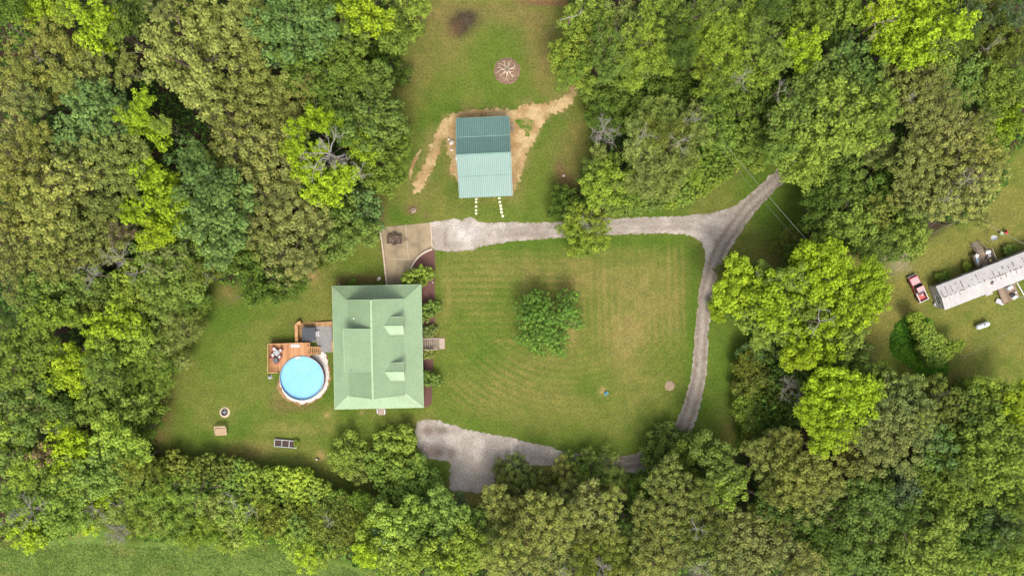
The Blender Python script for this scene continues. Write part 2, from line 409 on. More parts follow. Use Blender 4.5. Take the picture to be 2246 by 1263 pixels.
def blobs(x, y, L):
    """soft patches: px, py, rx, ry (pixels of the survey photo), strength"""
    r = 0
    for px, py, rx, ry, s in L:
        r = r + s * np.exp(-(((x - (px - 1123) / 12) / (rx / 12)) ** 2 + ((y - (631.5 - py) / 12) / (ry / 12)) ** 2))
    return r
def A(*c): return np.array(c, np.float64)
def lerp(c, d, t): return c * (1 - t[:, None]) + d * t[:, None]
def ground_col(x, y):
    n1 = fbm(x, y, 0.16, 5); n2 = fbm(x, y, 0.6, 4, 5.3); n3 = fbm(x, y, 0.05, 3, 40)
    fl = sdist(x + 1.2 * (n2 - .5), y + 1.2 * (fbm(x, y, .6, 3, 77) - .5), LAWN); fr = sdist(x + 1.5 * (n2 - .5), y, LAWN_R); ff = sdist(x + 3 * (n2 - .5), y + 5 * (n1 - .5), FIELD)
    green = A(0.094, 0.127, 0.018); lush = A(0.064, 0.115, 0.012); dry = A(0.162, 0.150, 0.038); tan = A(0.235, 0.175, 0.062)
    c = np.tile(green, (len(x), 1))
    c = lerp(c, lush, sstep(n1, 0.46, 0.66) * 0.75)
    c = lerp(c, dry, sstep(fbm(x, y, .11, 5, 91), 0.50, 0.68) * 0.45)
    # mowing bands: across the picture in the middle lawn, up and down on its right half, curved below
    mid = sstep(x, -13.5, -9) * sstep(-x, -33.5, -31) * sstep(y, -24, -20) * sstep(-y, -10, -7)
    hb = np.sin(y * 2 * math.pi / 1.25 + 2.2 * n3 + 0.6 * np.sin(x * .13)); sh = vnoise(x * .09 + 3, y * 1.5)
    vb = np.sin((x + 0.03 * y) * 2 * math.pi / 1.3 + 2 * n3); sv = vnoise(x * 1.5, y * .09 + 8)
    rr = np.hypot(x - 10, y - 4); rb = np.sin(rr * 2 * math.pi / 1.3)
    wv = sstep(x, 8, 18) * sstep(y, -17, -11); wr = sstep(-y, 7, 12)
    band = (hb * (1 - wv) + vb * wv) * (1 - wr) + rb * wr; st = (sh * (1 - wv) + sv * wv)
    patch = sstep(fbm(x, y, .13, 4, 13), .40, .60)
    c = lerp(c, dry, mid * np.clip(0.14 + 0.42 * band * (0.5 + patch) + (st - .5) * .9 + (n2 - .5) * .6, 0, 1) * (0.45 + .55 * patch))
    c = lerp(c, lush, np.clip(mid * (-band) * 0.42, 0, 1))
    c = lerp(c, tan, np.clip(blobs(x, y, [(1310,600,130,45,.40),(1420,650,60,80,.45),(1370,760,50,70,.55),(1360,700,60,60,.35),(1120,590,90,25,.30),(983,640,8,70,.35),(1150,660,12,60,.20),(1250,735,16,26,.6),(1170,790,60,22,.35),(1120,850,90,30,.30),(1240,880,90,24,.28),(1420,860,60,50,.25),(1080,900,60,20,.25),(1260,600,30,60,.2),(1480,690,25,70,.35)]) * (0.35 + 1.3 * fbm(x, y, .7, 4, 33)), 0, .85) * 0.85)
    # lush rim beside the drive
    rim = np.exp(-((x - 33.2) / 1.6) ** 2) * sstep(y, -28, -20) * sstep(-y, -9, -6) + np.exp(-((y - 8.5) / 1.3) ** 2) * sstep(x, -10, -4) * sstep(-x, -35, -30)
    c = lerp(c, lush, np.clip(rim, 0, 1) * .8)
    c = lerp(c, lush * 1.05, np.clip(blobs(x, y, [(1590,820,40,160,.8),(1690,480,50,70,.6),(1090,465,90,28,.55),(860,470,40,20,.5),(1300,980,200,18,.6),(1075,195,80,40,.4),(1100,100,90,50,.3),(1180,285,14,24,.9),(550,800,70,120,.25),(960,1040,40,22,.7),(1210,330,30,50,.3)]), 0, .9))
    # worn and brown places
    brown = A(0.145, 0.090, 0.040); red = A(0.20, 0.10, 0.055)
    c = lerp(c, A(0.165, 0.130, 0.042), np.clip(blobs(x, y, [(960,60,60,90,.6),(905,160,50,70,.5),(1180,60,60,60,.6),(1190,140,30,60,.7),(1060,25,120,30,.7),(1265,300,26,70,.6),(1230,350,30,50,.5),(880,240,30,60,.4),(960,430,50,40,.3),(1900,720,40,60,.5),(1960,640,40,60,.4),(2080,830,90,40,.45),(1700,560,60,26,.5),(680,600,20,18,.9),(500,640,30,26,.7),(360,900,20,60,.7),(345,960,20,40,.6),(500,1000,90,22,.4),(560,990,50,12,.6),(900,1085,60,30,.7),(1010,1095,60,12,.8),(1600,960,26,60,.5),(2200,460,60,60,.4)]) * (.45 + 1.1 * n2), 0, .9))
    c = lerp(c, tan * 1.05, np.clip(blobs(x, y, [(684,602,14,20,1.0),(2150,660,60,20,.35),(1990,690,50,14,.5),(1940,700,26,60,.4),(2060,560,60,30,.35),(2180,560,60,60,.3),(2010,650,30,70,.3),(760,700,60,20,.2),(640,940,70,14,.4),(570,975,50,14,.35),(500,905,26,26,.25),(704,998,9,11,1.3),(718,909,6,6,1.0),(792,905,5,5,.8),(1322,857,7,7,1.3),(620,860,30,22,.25),(745,650,20,12,.4)]) * (.3 + 1.4 * fbm(x, y, 1.1, 3, 3)), 0, .95))
    c = lerp(c, brown, np.clip(blobs(x, y, [(905,460,13,12,1.2),(935,472,6,6,.8),(1228,372,10,22,.9),(1250,400,22,20,.9),(835,470,9,38,.9),(832,500,22,8,.6),(795,612,50,10,.7),(745,620,5,14,.9),(590,900,0.1,.1,0),(612,885,22,26,.5),(655,893,36,8,.8),(1405,370,0.1,.1,0),(1610,376,12,8,.8),(688,712,46,9,.8),(612,748,20,5,.7),(875,1060,30,30,.5),(1370,1120,40,40,1),(15,685,18,20,1.2),(1870,60,30,26,1.2),(1900,555,50,18,.8)]) * (.5 + n2), 0, .95))
    c = lerp(c, A(0.040, 0.028, 0.020), np.clip(blobs(x, y, [(1022,42,30,20,1.1),(1008,62,20,22,.9)]) * (.4 + 1.2 * fbm(x, y, .9, 4, 66)), 0, .9))
    c = lerp(c, red * .8, np.clip(blobs(x, y, [(996,68,16,18,.6),(1200,6,60,7,1.4)]) * (.4 + n2), 0, .9))
    c = lerp(c, A(0.24, 0.20, 0.15), np.clip(blobs(x, y, [(1966,566,26,24,1.3),(1985,590,14,14,.7)]) * (.3 + 1.4 * fbm(x, y, .8, 4, 21)), 0, .9))
    # right-hand yard is yellower
    c = lerp(c, dry * A(1.0, 1.02, .9), (sstep(fr, 0, 1) * np.clip(.42 + 1.3 * (n2 - .5) + .8 * (n1 - .5), 0, 1)))
    # open field
    fc = lerp(np.tile(A(0.125, 0.185, 0.040), (len(x), 1)), A(0.088, 0.148, 0.026), sstep(n2, .45, .62) * .8)
    fc = lerp(fc, A(0.185, 0.165, 0.05), sstep(fbm(x * .6, y * 1.8, .16, 5, 55), .48, .66) * .8)
    c = lerp(c, fc, sstep(ff, -.5, 1.2))
    # woodland floor
    wood = np.minimum(np.minimum(-fl, -fr), -ff)
    fc = lerp(np.tile(A(0.050, 0.030, 0.020), (len(x), 1)), A(0.030, 0.048, 0.012), sstep(n2, .40, .58))
    c = lerp(c, fc, sstep(wood, -.3, 2.2))
    # trampled soil round the dirt track
    c = lerp(c, A(0.20, 0.155, 0.06), np.clip(np.exp(-np.abs(sdist(x, y, DIRT)) / .9) * sstep(n2, .3, .7), 0, 1) * .8)
    return c

xs = np.concatenate([[-6000, -2500, -900, -350, -180, -130], np.arange(-112, 112.01, 0.34), [130, 180, 350, 900, 2500, 6000]])
ys = np.concatenate([[-6000, -2500, -900, -350, -150, -90], np.arange(-68, 68.01, 0.34), [90, 150, 350, 900, 2500, 6000]])
GX, GY = np.meshgrid(xs, ys); nx, ny = len(xs), len(ys)
gx, gy = GX.ravel(), GY.ravel()
def ground_z(x, y): return (fbm(x, y, .12, 3, 9) - .5) * 0.0
me = bpy.data.meshes.new('ground'); nv = nx * ny
me.vertices.add(nv); me.vertices.foreach_set('co', np.stack([gx, gy, np.zeros(nv)], 1).astype(np.float32).ravel())
I = (np.arange(ny - 1)[:, None] * nx + np.arange(nx - 1)[None, :]).ravel()
Fq = np.stack([I, I + 1, I + nx + 1, I + nx], 1).astype(np.int32)
me.loops.add(Fq.size); me.loops.foreach_set('vertex_index', Fq.ravel()); me.polygons.add(len(Fq)); me.polygons.foreach_set('loop_start', np.arange(0, Fq.size, 4, dtype=np.int32))
me.update(calc_edges=True); me.materials.append(M['ground'])
a = me.color_attributes.new('col', 'FLOAT_COLOR', 'POINT'); cc = np.ones((nv, 4), np.float32); cc[:, :3] = ground_col(gx, gy); a.data.foreach_set('color', cc.ravel())
tag(bpy.data.objects.new('ground', me), kind='structure'); C.objects.link(bpy.data.objects['ground'])

def ragged(pts, step=0.22, amp=0.25, sc_=1.2, seed=0):
    out = []; n = len(pts)
    for k in range(n):
        ax, ay = pts[k]; bx, by = pts[(k + 1) % n]; L = math.hypot(bx - ax, by - ay); m = max(1, int(L / step))
        for j in range(m):
            t = j / m; out.append((ax + (bx - ax) * t, ay + (by - ay) * t))
    r = []; n = len(out)
    for k, (x, y) in enumerate(out):
        p, q = out[k - 1], out[(k + 1) % n]; tx, ty = q[0] - p[0], q[1] - p[1]; L = math.hypot(tx, ty) + 1e-6
        d = amp * (2 * mnoise.noise(Vector((x * sc_ + seed * 9, y * sc_, seed))) + 0.8 * mnoise.noise(Vector((x * 4.3, y * 4.3, seed + 5))))
        r.append((x - ty / L * d, y + tx / L * d))
    return r
def smooth_poly(pts, it=2):
    for _ in range(it):
        q = []; n = len(pts)
        for k in range(n):
            a, b = pts[k], pts[(k + 1) % n]
            q += [(a[0] * .75 + b[0] * .25, a[1] * .75 + b[1] * .25), (a[0] * .25 + b[0] * .75, a[1] * .25 + b[1] * .75)]
        pts = q
    return pts
def sheet(name, pts, z, mat, colf=None, spacing=0.5, kind='structure', parent=None):
    v = [Vector(p) for p in pts]; nb = len(v)
    x0, x1 = min(p[0] for p in pts), max(p[0] for p in pts); y0, y1 = min(p[1] for p in pts), max(p[1] for p in pts)
    if colf is not None:
        ax, ay = np.meshgrid(np.arange(x0, x1, spacing), np.arange(y0, y1, spacing)); ax, ay = ax.ravel(), ay.ravel()
        ax = ax + rng.uniform(-.12, .12, ax.shape); ay = ay + rng.uniform(-.12, .12, ay.shape)
        k = sdist(ax, ay, pts) > .15; v += [Vector(p) for p in zip(ax[k], ay[k])]
    r = delaunay_2d_cdt(v, [], [list(range(nb))], 1, 1e-4)
    me = bpy.data.meshes.new(name); me.from_pydata([(p.x, p.y, z) for p in r[0]], [], [list(f) for f in r[2]])
    bm = bmesh.new(); bm.from_mesh(me); bmesh.ops.recalc_face_normals(bm, faces=bm.faces)
    for f in bm.faces:
        if f.normal.z < 0: f.normal_flip()
    bm.to_mesh(me); bm.free()
    me.materials.append(mat)
    if colf is not None:
        X = np.array([p.x for p in r[0]]); Y = np.array([p.y for p in r[0]])
        a = me.color_attributes.new('col', 'FLOAT_COLOR', 'POINT'); q = np.ones((len(X), 4), np.float32); q[:, :3] = colf(X, Y); a.data.foreach_set('color', q.ravel())
    o = bpy.data.objects.new(name, me); C.objects.link(o)
    if kind: o['kind'] = kind
    if parent is not None: o.parent = parent
    return o

# --- gravel drive: from the concrete apron to the fork, down the loop, to the parking pad
DRIVE = W2([(945,487),(975,483),(1000,478),(1012,484),(1030,476),(1047,485),(1065,488),(1120,488),(1180,489),(1232,487),(1290,483),(1345,479),(1395,477),(1440,476),(1500,474),(1545,470),(1580,463),(1610,452),(1640,430),(1665,408),(1690,384),(1715,362),(1745,335),(1790,290),(1850,225),(1872,240),(1815,310),(1768,352),(1738,376),(1715,403),(1682,436),(1652,470),(1628,505),(1606,540),(1586,572),(1573,602),(1565,640),(1558,690),(1553,730),(1553,770),(1551,810),(1544,855),(1535,893),(1525,925),(1515,955),(1500,985),(1475,1012),(1440,1030),(1395,1036),(1340,1034),(1290,1028),(1240,1020),(1190,1021),(1165,1019),(1120,1030),(1085,1045),(1082,1078),(1040,1080),(1005,1078),(985,1074),(987,1040),(988,1013),(958,1008),(926,1004),(916,990),(911,955),(914,923),(941,919),(962,922),(991,931),(1028,943),(1074,951),(1120,959),(1163,971),(1200,977),(1235,989),(1278,997),(1321,1002),(1350,1002),(1379,998),(1402,991),(1430,978),(1458,958),(1475,938),(1488,915),(1502,880),(1514,835),(1520,790),(1523,740),(1528,690),(1532,645),(1540,600),(1548,566),(1545,545),(1535,528),(1515,518),(1480,513),(1440,512),(1390,514),(1345,516),(1290,519),(1232,521),(1180,525),(1120,530),(1080,536),(1052,541),(1037,549),(1005,552),(965,550),(948,548)])
LEG = W2([(1790,310),(1728,370),(1690,410),(1640,455),(1608,500),(1580,540),(1562,590),(1546,650),(1541,700),(1538,750),(1535,800),(1527,850),(1513,900),(1497,940),(1470,980),(1430,1005),(1380,1015),(1300,1012)])
TOP = W2([(1080,512),(1232,504),(1350,497),(1450,492),(1520,494),(1580,510)])
def gravel_col(x, y):
    n = fbm(x, y, .5, 4, 4); n2 = fbm(x, y, 1.8, 3, 9)
    c = np.tile(A(0.315, 0.27, 0.23), (len(x), 1)); c = lerp(c, A(0.415, 0.365, 0.315), sstep(n, .4, .65))
    d = seg_dist(x, y, LEG) + (n2 - .5) * .5
    c = lerp(c, A(0.185, 0.145, 0.115), np.clip((np.exp(-((d - .75) / .42) ** 2)) * 1.0 * (0.5 + n), 0, .9))
    c = lerp(c, A(0.22, 0.20, 0.13), np.exp(-(d / .28) ** 2) * .55 * sstep(n, .45, .6))
    d = seg_dist(x, y, TOP) + (n2 - .5) * .5
    c = lerp(c, A(0.21,0.18,0.155), (np.exp(-((d - .6) / .35) ** 2)) * .4)
    c = lerp(c, A(0.165,0.125,0.105), np.clip(blobs(x, y, [(938,943,14,9,1.3),(970,943,12,9,1.3),(950,990,24,11,1.3),(990,993,9,11,1.3),(1200,1005,34,12,.45),(1160,515,60,9,.3),(1185,500,40,12,.3),(1000,535,22,8,.5),(977,530,3,24,.7),(977,505,3,14,.4),(1130,993,50,8,.3),(1410,1010,14,12,.9),(1590,470,24,8,.35),(1480,500,40,6,.35)]) * (.4 + 1.2 * n2), 0, .85))
    c = lerp(c, A(0.54, 0.52, 0.50), np.clip(blobs(x, y, [(1020,520,24,16,.45),(1000,500,20,14,.3),(1045,505,20,12,.3),(940,965,20,6,.4)]) * (.2 + 1.5 * n2), 0, .8))
    e = sdist(x, y, DRIVE); c = lerp(c, A(0.17, 0.15, 0.06), np.clip(1 - e / .35, 0, 1) * sstep(n2, .5, .65) * .8)
    return c
sheet('gravel_driveway', ragged(DRIVE, .2, .15, 1.4, 1), 0.006, M['gravel'], gravel_col, 0.42)
def dirt_col(x, y):
    n = fbm(x, y, .8, 4, 2); c = lerp(np.tile(A(0.33,0.22,0.105), (len(x), 1)), A(0.43,0.31,0.16), sstep(n, .38, .62))
    c = lerp(c, A(0.25,0.145,0.065), sstep(fbm(x, y, .4, 3, 8), .5, .68) * .6)
    e = sdist(x, y, DIRT); return lerp(c, A(0.12, 0.125, 0.03), np.clip(1 - e / .8, 0, 1) * sstep(fbm(x, y, 1.1, 3, 81), .54, .66) * .7 * (e > -1))
sheet('dirt_track', ragged(DIRT, .18, .34, 1.6, 3), 0.005, M['dirt'], dirt_col, 0.45)
sheet('dirt_strip', ragged(W2([(921,326),(925,329),(915,350),(905,372),(901,394),(897,394),(898,372),(908,348)]), .18, .12, 1.5, 4), 0.006, M['dirt'], lambda x, y: dirt_col(x, y) * .9, 0.4)
grass_isle = ragged(W2([(1128,262),(1160,259),(1169,266),(1168,282),(1158,300),(1150,300),(1149,284),(1136,276)]), .2, .18, 1.5, 6)
sheet('grass_verge', grass_isle, 0.011, M['ground'], lambda x, y: lerp(np.tile(A(0.075, .14, .015), (len(x), 1)), A(.3, .22, .09), sstep(fbm(x, y, 1, 3), .5, .7) * .7), 0.4)
# --- concrete apron, mulch bed and low kerb walls
sheet('concrete_driveway', W2([(836,499),(944,488),(947,546),(925,556),(912,567),(903,580),(899,596),(898,650),(851,650)]), 0.012, M['concrete'])
for k, (a_, b_) in enumerate((((889.5, 493), (896, 567)), ((852, 568.5), (905, 568.5)))):
    p, q = P(*a_), P(*b_); m_ = MB(); m_.bar((p.x, p.y, .018), (q.x, q.y, .018), .07, .004)
    tag(m_.build('slab_joint', M['curb']), kind='structure')
sheet('mulch_bed', smooth_poly(W2([(949,546),(955,551),(954,620),(954,690),(953,745),(951,790),(948,840),(947,884),(941,891),(925,894),(905,893),(903,640),(898,628),(899,600),(904,582),(913,568),(926,557)]), 1), 0.016, M['mulch'])
def kerb(name, pts, w0, w1, h, mat, label, cat):
    m_ = MB(); pts = W2(pts)
    for k in range(len(pts) - 1):
        a, b = pts[k], pts[k + 1]; m_.bar((a[0], a[1], h / 2), (b[0], b[1], h / 2), w0 + (w1 - w0) * k / len(pts), h)
    return tag(m_.build(name, mat, bevel=.015), label, cat)
kerb('retaining_wall', [(833.3, 498.4), (838.5, 532), (843.5, 574), (849.5, 630)], .27, .36, .42, M['wallcap'], 'long straight cream retaining wall along the left edge of the concrete driveway', 'wall')
arc = []
for k in range(15):
    t = k / 14; a0 = math.radians(185 - 77 * t); arc.append((947.5 + 50 * math.cos(a0) * (1 - .0 * t) + (0), 597 - 48 * math.sin(a0) - 3 * t))
arc = [(899.5, 604), (900.5, 595), (903, 586), (907, 578), (912, 570.5), (918, 564), (925, 558), (932, 553.5), (939, 550), (948, 547)]
kerb('garden_wall', arc, .30, .30, .35, M['curb'], 'curved cream garden wall between concrete driveway and red mulch bed', 'wall')
m_ = MB(); m_.bar(P(948, 544), P(944.5, 488), .16, .03); tag(m_.build('driveway_edge', M['curb']), kind='structure')
# white stone ring round the pool and its brown soil edge
ROCK = [(684,776),(700,772),(713,773),(717,782),(718,795),(722,812),(722,828),(719,845),(712,860),(700,872),(684,881),(667,884.5),(650,883),(636,876),(624,866),(615,851),(612,838),(640,800)]
sheet('soil_ring', ragged(W2([((x - 664) * 1.07 + 662, (y - 828) * 1.07 + 829) for x, y in ROCK]), .25, .2, 1.3, 2), 0.005, M['dirt'], lambda x, y: lerp(np.tile(A(.17, .085, .045), (len(x), 1)), A(.28, .17, .08), sstep(fbm(x, y, 1, 3), .4, .6)), .5)
sheet('white_gravel', ragged(smooth_poly(W2(ROCK), 1), .2, .13, 1.6, 5), 0.012, M['whiterock'])
sheet('patio_slab', W2([(665.4,715.7),(727,715.7),(732,772.5),(702,772.5),(694,750),(665.4,750)]), 0.018, M['patio'])
sheet('mulch_strip', ragged(W2([(648,708),(728,704),(730,716),(664,716),(664,750),(650,750)]), .3, .1, 1, 3), 0.008, M['dirt'], lambda x, y: lerp(np.tile(A(.24, .14, .06), (len(x), 1)), A(.38, .25, .12), sstep(fbm(x, y, 1.3, 3), .4, .6)), .5)
# ---------------------------------------------------------------- roofs with real ribs
def roof_face(slabm, ribm, pts, spacing=0.3, rw=0.055, rh=0.035, th=0.07):
    pts = [Vector(p) for p in pts]; slabm.slab(pts, th)
    n = (pts[1] - pts[0]).cross(pts[2] - pts[0]).normalized()
    if n.z < 0: n = -n
    d = Vector((0, 0, -1)); d = (d - n * d.dot(n)).normalized(); c = n.cross(d); o = pts[0]
    uv = [((p - o).dot(c), (p - o).dot(d)) for p in pts]; us = [u for u, _ in uv]; u = min(us) + spacing / 2
    while u < max(us):
        hit = []
        for k in range(len(uv)):
            (a, b), (e, f) = uv[k], uv[(k + 1) % len(uv)]
            if (a > u) != (e > u): hit.append(b + (f - b) * (u - a) / (e - a))
        hit.sort()
        for k in range(0, len(hit) - 1, 2):
            a, b = hit[k] + .01, hit[k + 1] - .01
            if b - a > .1: ribm.bar(o + c * u + d * a + n * (rh / 2 - .002), o + c * u + d * b + n * (rh / 2 - .002), rw, rh, n)
        u += spacing

def window(parent, c, w_, h_, ry, axis):
    """wall opening facing +-x or +-y: frame with its pane"""
    m_ = MB(); p = Vector(c); t = .09
    def bx(u, v, su, sv, d, off):
        if axis == 'x': m_.box((p.x + off, p.y + u, p.z + v), (d, su, sv))
        else: m_.box((p.x + u, p.y + off, p.z + v), (su, d, sv))
    bx(0, h_ / 2, w_ + t, t, .1, 0); bx(0, -h_ / 2, w_ + t, t, .1, 0); bx(-w_ / 2, 0, t, h_ - t, .1, 0); bx(w_ / 2, 0, t, h_ - t, .1, 0); bx(0, 0, w_ - t, .05, .08, 0)
    f = m_.build('window', M['white'], parent); m_ = MB(); bx(0, 0, w_ - t, h_ - t, .03, -.0 + .0); m_.build('pane', M['glass'], f); return f

# ---------------------------------------------------------------- the house
house = empty('house', (-23.92, -10.50, 0), math.radians(1.15), 'large house with pale green ribbed metal roof, hipped porch skirt and three dormers', 'house')
ex, ey, ez = 7.93, 10.95, 2.95; ix, iy, iz = 4.93, 8.18, 4.30; zr = 8.0
m_ = MB(); m_.box((0, 0, 2.05), (2 * ix - .5, 2 * iy - .5, 4.1)); m_.poly([(-ix + .25, iy - .25, 4.1), (ix - .25, iy - .25, 4.1), (0, iy - .25, zr - .25)]); m_.poly([(-ix + .25, -iy + .25, 4.1), (ix - .25, -iy + .25, 4.1), (0, -iy + .25, zr - .25)])
m_.build('wall', M['siding'], house)
m_ = MB(); m_.box((0, 0, .25), (2 * ex - .9, 2 * ey - .9, .5)); m_.build('porch_floor', M['greywood'], house)
s_, r_ = MB(), MB()
O_ = [(-ex, ey), (ex, ey), (ex, -ey), (-ex, -ey)]; I_ = [(-ix, iy), (ix, iy), (ix, -iy), (-ix, -iy)]
for k in range(4):
    a, b, c, d = O_[k], O_[(k + 1) % 4], I_[(k + 1) % 4], I_[k]
    roof_face(s_, r_, [(*a, ez), (*b, ez), (*c, iz), (*d, iz)], .3)
pr = s_.join(r_).build('porch_roof', M['roof_green'], house, mat2=M['roof_trim'])
t_ = MB()
for k in range(4): t_.bar((*O_[k], ez + .03), (*I_[k], iz + .03), .15, .05)
for k in range(4): t_.bar((*O_[k], ez - .05), (*O_[(k + 1) % 4], ez - .05), .09, .13)
t_.build('roof_edge_trim', M['roof_trim'], pr)
s_, r_ = MB(), MB(); g = .22
roof_face(s_, r_, [(ix + .02, iy + g, iz + .03), (ix + .02, -iy - g, iz + .03), (0, -iy - g, zr), (0, iy + g, zr)], .3)
roof_face(s_, r_, [(-ix - .02, iy + g, iz + .03), (-ix - .02, -iy - g, iz + .03), (0, -iy - g, zr), (0, iy + g, zr)], .3)
mr = s_.join(r_).build('main_roof', M['roof_green'], house, mat2=M['roof_trim'])
t_ = MB(); t_.bar((0, iy + g + .05, zr + .04), (0, -iy - g - .05, zr + .04), .34, .06)
for sy in (1, -1):
    for sx in (1, -1): t_.bar((0, sy * (iy + g + .05), zr - .02), (sx * (ix + .05), sy * (iy + g + .05), iz), .12, .12)
t_.build('ridge_cap', M['roof_trim'], mr)
# shed dormer on the left slope
sh = MB(); sh.box((-2.75, -.18, 5.2), (4.1, 6.7, 1.9)); shd = sh.build('shed_dormer', M['siding'], house)
s_, r_ = MB(), MB(); roof_face(s_, r_, [(-.12, 3.5, zr + .05), (-.12, -3.85, zr + .05), (-5.2, -3.85, 6.28), (-5.2, 3.5, 6.28)], .3)
sr = s_.build('dormer_roof', M['roof_green'], shd); t_ = MB()
for y in (3.5, -3.85): t_.bar((-.1, y, zr + .06), (-5.2, y, 6.28), .1, .12)
t_.bar((-5.22, 3.5, 6.26), (-5.22, -3.85, 6.26), .1, .12)
t_.join(r_).build('dormer_trim', M['roof_trim'], shd)
for y in (-2.4, -.2, 2.0): window(house, (-4.83, y, 5.55), 1.0, .8, 0, 'x')
# gabled dormers on the right slope
def main_z(x): return zr - (zr - iz) * abs(x) / ix
for cy in (3.85, -4.12):
    b = MB(); b.box((3.55, cy, 5.1), (2.3, 2.6, 1.7)); i0 = len(b.v)
    b.v += [(4.7, cy - 1.3, 5.95), (4.7, cy + 1.3, 5.95), (4.7, cy, 6.48), (2.5, cy - 1.3, 5.95), (2.5, cy + 1.3, 5.95), (2.5, cy, 6.48)]
    b.f += [[i0, i0 + 1, i0 + 2], [i0 + 3, i0 + 5, i0 + 4]]
    dm = b.build('gable_dormer', M['siding'], house)
    s_, r_, t_ = MB(), MB(), MB(); zrd, zed = 6.62, 5.98; xr, xe = 1.72, 2.55
    for sg in (1, -1):
        roof_face(s_, r_, [(5.1, cy, zrd), (xr, cy, zrd), (xe, cy + sg * 1.55, zed), (5.1, cy + sg * 1.55, zed)], .3)
        t_.bar((5.12, cy, zrd), (5.12, cy + sg * 1.58, zed), .1, .12); t_.bar((xe, cy + sg * 1.57, zed), (5.12, cy + sg * 1.57, zed), .08, .1)
        t_.bar((xr, cy, zrd + .02), (xe, cy + sg * 1.55, zed + .02), .12, .04)
    t_.bar((xr, cy, zrd + .03), (5.15, cy, zrd + .03), .2, .05); i0 = len(t_.v); t_.v += r_.v; t_.f += [[q + i0 for q in f] for f in r_.f]
    s_.build('dormer_roof', M['roof_green'], dm); t_.build('dormer_trim', M['roof_trim'], dm)
    window(house, (4.72, cy, 5.35), 1.1, .95, 0, 'x')
for y in (-6.2, 6.0, 2.4, -2.6): window(house, (4.7, y, 2.2), 1.1, 1.4, 0, 'x')
for y in (-5.5, 5.5): window(house, (-4.7, y, 2.2), 1.1, 1.4, 0, 'x')
for x in (-2.5, 2.5): window(house, (x, 7.95, 2.2), 1.1, 1.4, 0, 'y'); window(house, (x, -7.95, 2.2), 1.1, 1.4, 0, 'y')
d_ = MB().box((4.72, .2, 1.55), (.08, 1.0, 2.05)).build('door', M['redframe'], house); MB().blob((4.80, .6, 1.5), (.04, .04, .04)).build('handle', M['chrome'], d_)
for x, y in [(sx * 7.6, yy) for sx in (1, -1) for yy in (-10.6, -7.1, -3.5, 0, 3.5, 7.1, 10.6)] + [(xx, sy * 10.6) for sy in (1, -1) for xx in (-4.3, -1.3, 1.3, 4.3)]:
    MB().box((x, y, 1.65), (.14, .14, 2.35)).build('porch_post', M['white'], house)
MB().tube([(-3.55, 5.25, main_z(3.55) - .1), (-3.55, 5.25, main_z(3.55) + .45)], .12, 10).build('roof_vent', M['white'], house)
MB().tube([(-3.9, -3.6, 6.6), (-3.9, -3.6, 7.05)], .07, 10).build('roof_vent', M['grey'], house)

# front steps, right side of the house
def steps(name, label, x0, x1, y, wid, z0, n, mat, mat2, rz=0, rail=True, pad=None):
    """flight running along +x from (x0, z0) down to (x1, 0)"""
    L = math.hypot(x1[0] - x0[0], x1[1] - x0[1]); rz = math.atan2(x1[1] - x0[1], x1[0] - x0[0])
    t = empty(name, (x0[0], x0[1], 0), rz, label, 'steps')
    for k in range(n):
        MB().box(((k + .5) * L / n, 0, z0 - (k + .6) * z0 / n), (L / n * .80, wid, .06)).build('tread', mat, t)
    for s in (1, -1):
        m_ = MB(); m_.bar((0, s * wid / 2, z0 - .15), (L, s * wid / 2, .0), .07, .22)
        if rail:
            m_.bar((0, s * wid / 2, z0 + .85), (L, s * wid / 2, .9), .11, .06)
            for k in (0.02, .5, .98): m_.bar((L * k, s * wid / 2, z0 * (1 - k)), (L * k, s * wid / 2, z0 * (1 - k) + .88), .09, .09)
        m_.build('handrail', mat2, t)
    return t
a, b = P(926, 754, .7), P(963, 753.4, .0)
t = steps('porch_steps', 'brown wooden steps with handrails leading off the right side of the green-roofed house', (a.x, a.y), (b.x, b.y), 0, 2.0, 1.0, 8, M['greywood'], M['pinkslab'])
a = P(969.5, 753.2); tag(MB().box((a.x, a.y, .06), (1.0, 1.95, .12), .02).build('landing_pad', M['pinkslab'], bevel=.01), 'pinkish concrete landing pad at the foot of the brown wooden steps', 'slab')
a, b = P(837.5, 895, .4), P(838, 905, 0)
t = steps('back_steps', 'short wooden steps at the bottom edge of the green-roofed house', (a.x, a.y), (b.x, b.y), 0, 1.35, .6, 3, M['pinkslab'], M['white'])
a = P(838, 906.5); tag(MB().box((a.x, a.y, .04), (1.2, .5, .08)).build('step_slab', M['pinkslab'], bevel=.01), 'small pink slab below the short steps at the house bottom edge', 'slab')

# ---------------------------------------------------------------- barn
bc = [P(998, 261, 2.8), P(1114, 255, 2.8), P(1125, 427, 2.8), P(1011.5, 435, 2.8)]
bx0 = sum((p.x for p in bc)) / 4; by0 = sum((p.y for p in bc)) / 4; brz = math.radians(2.6)
barn = empty('barn', (bx0, by0, 0), brz, 'barn with ribbed teal metal roof, steep centre gable and lean-to on both sides', 'barn')
hw = 4.72; ye = [7.08, 3.42, -.08, -3.55, -7.12]; ze = [2.8, 4.0, 6.0, 4.0, 2.8]
s_ = MB()
m_ = MB(); m_.box((0, (ye[1] + ye[3]) / 2, 1.95), (2 * hw - .3, ye[1] - ye[3] - .2, 3.9))
for x in (-hw + .15, hw - .15): m_.poly([(x, ye[1] - .1, 3.9), (x, ye[3] + .1, 3.9), (x, ye[2], 5.85)])
m_.build('wall', M['siding'], barn)
m_ = MB(); m_.box((0, 5.1, 1.35), (2 * hw - .4, 3.4, 2.5)); m_.build('wall', M['siding'], barn)
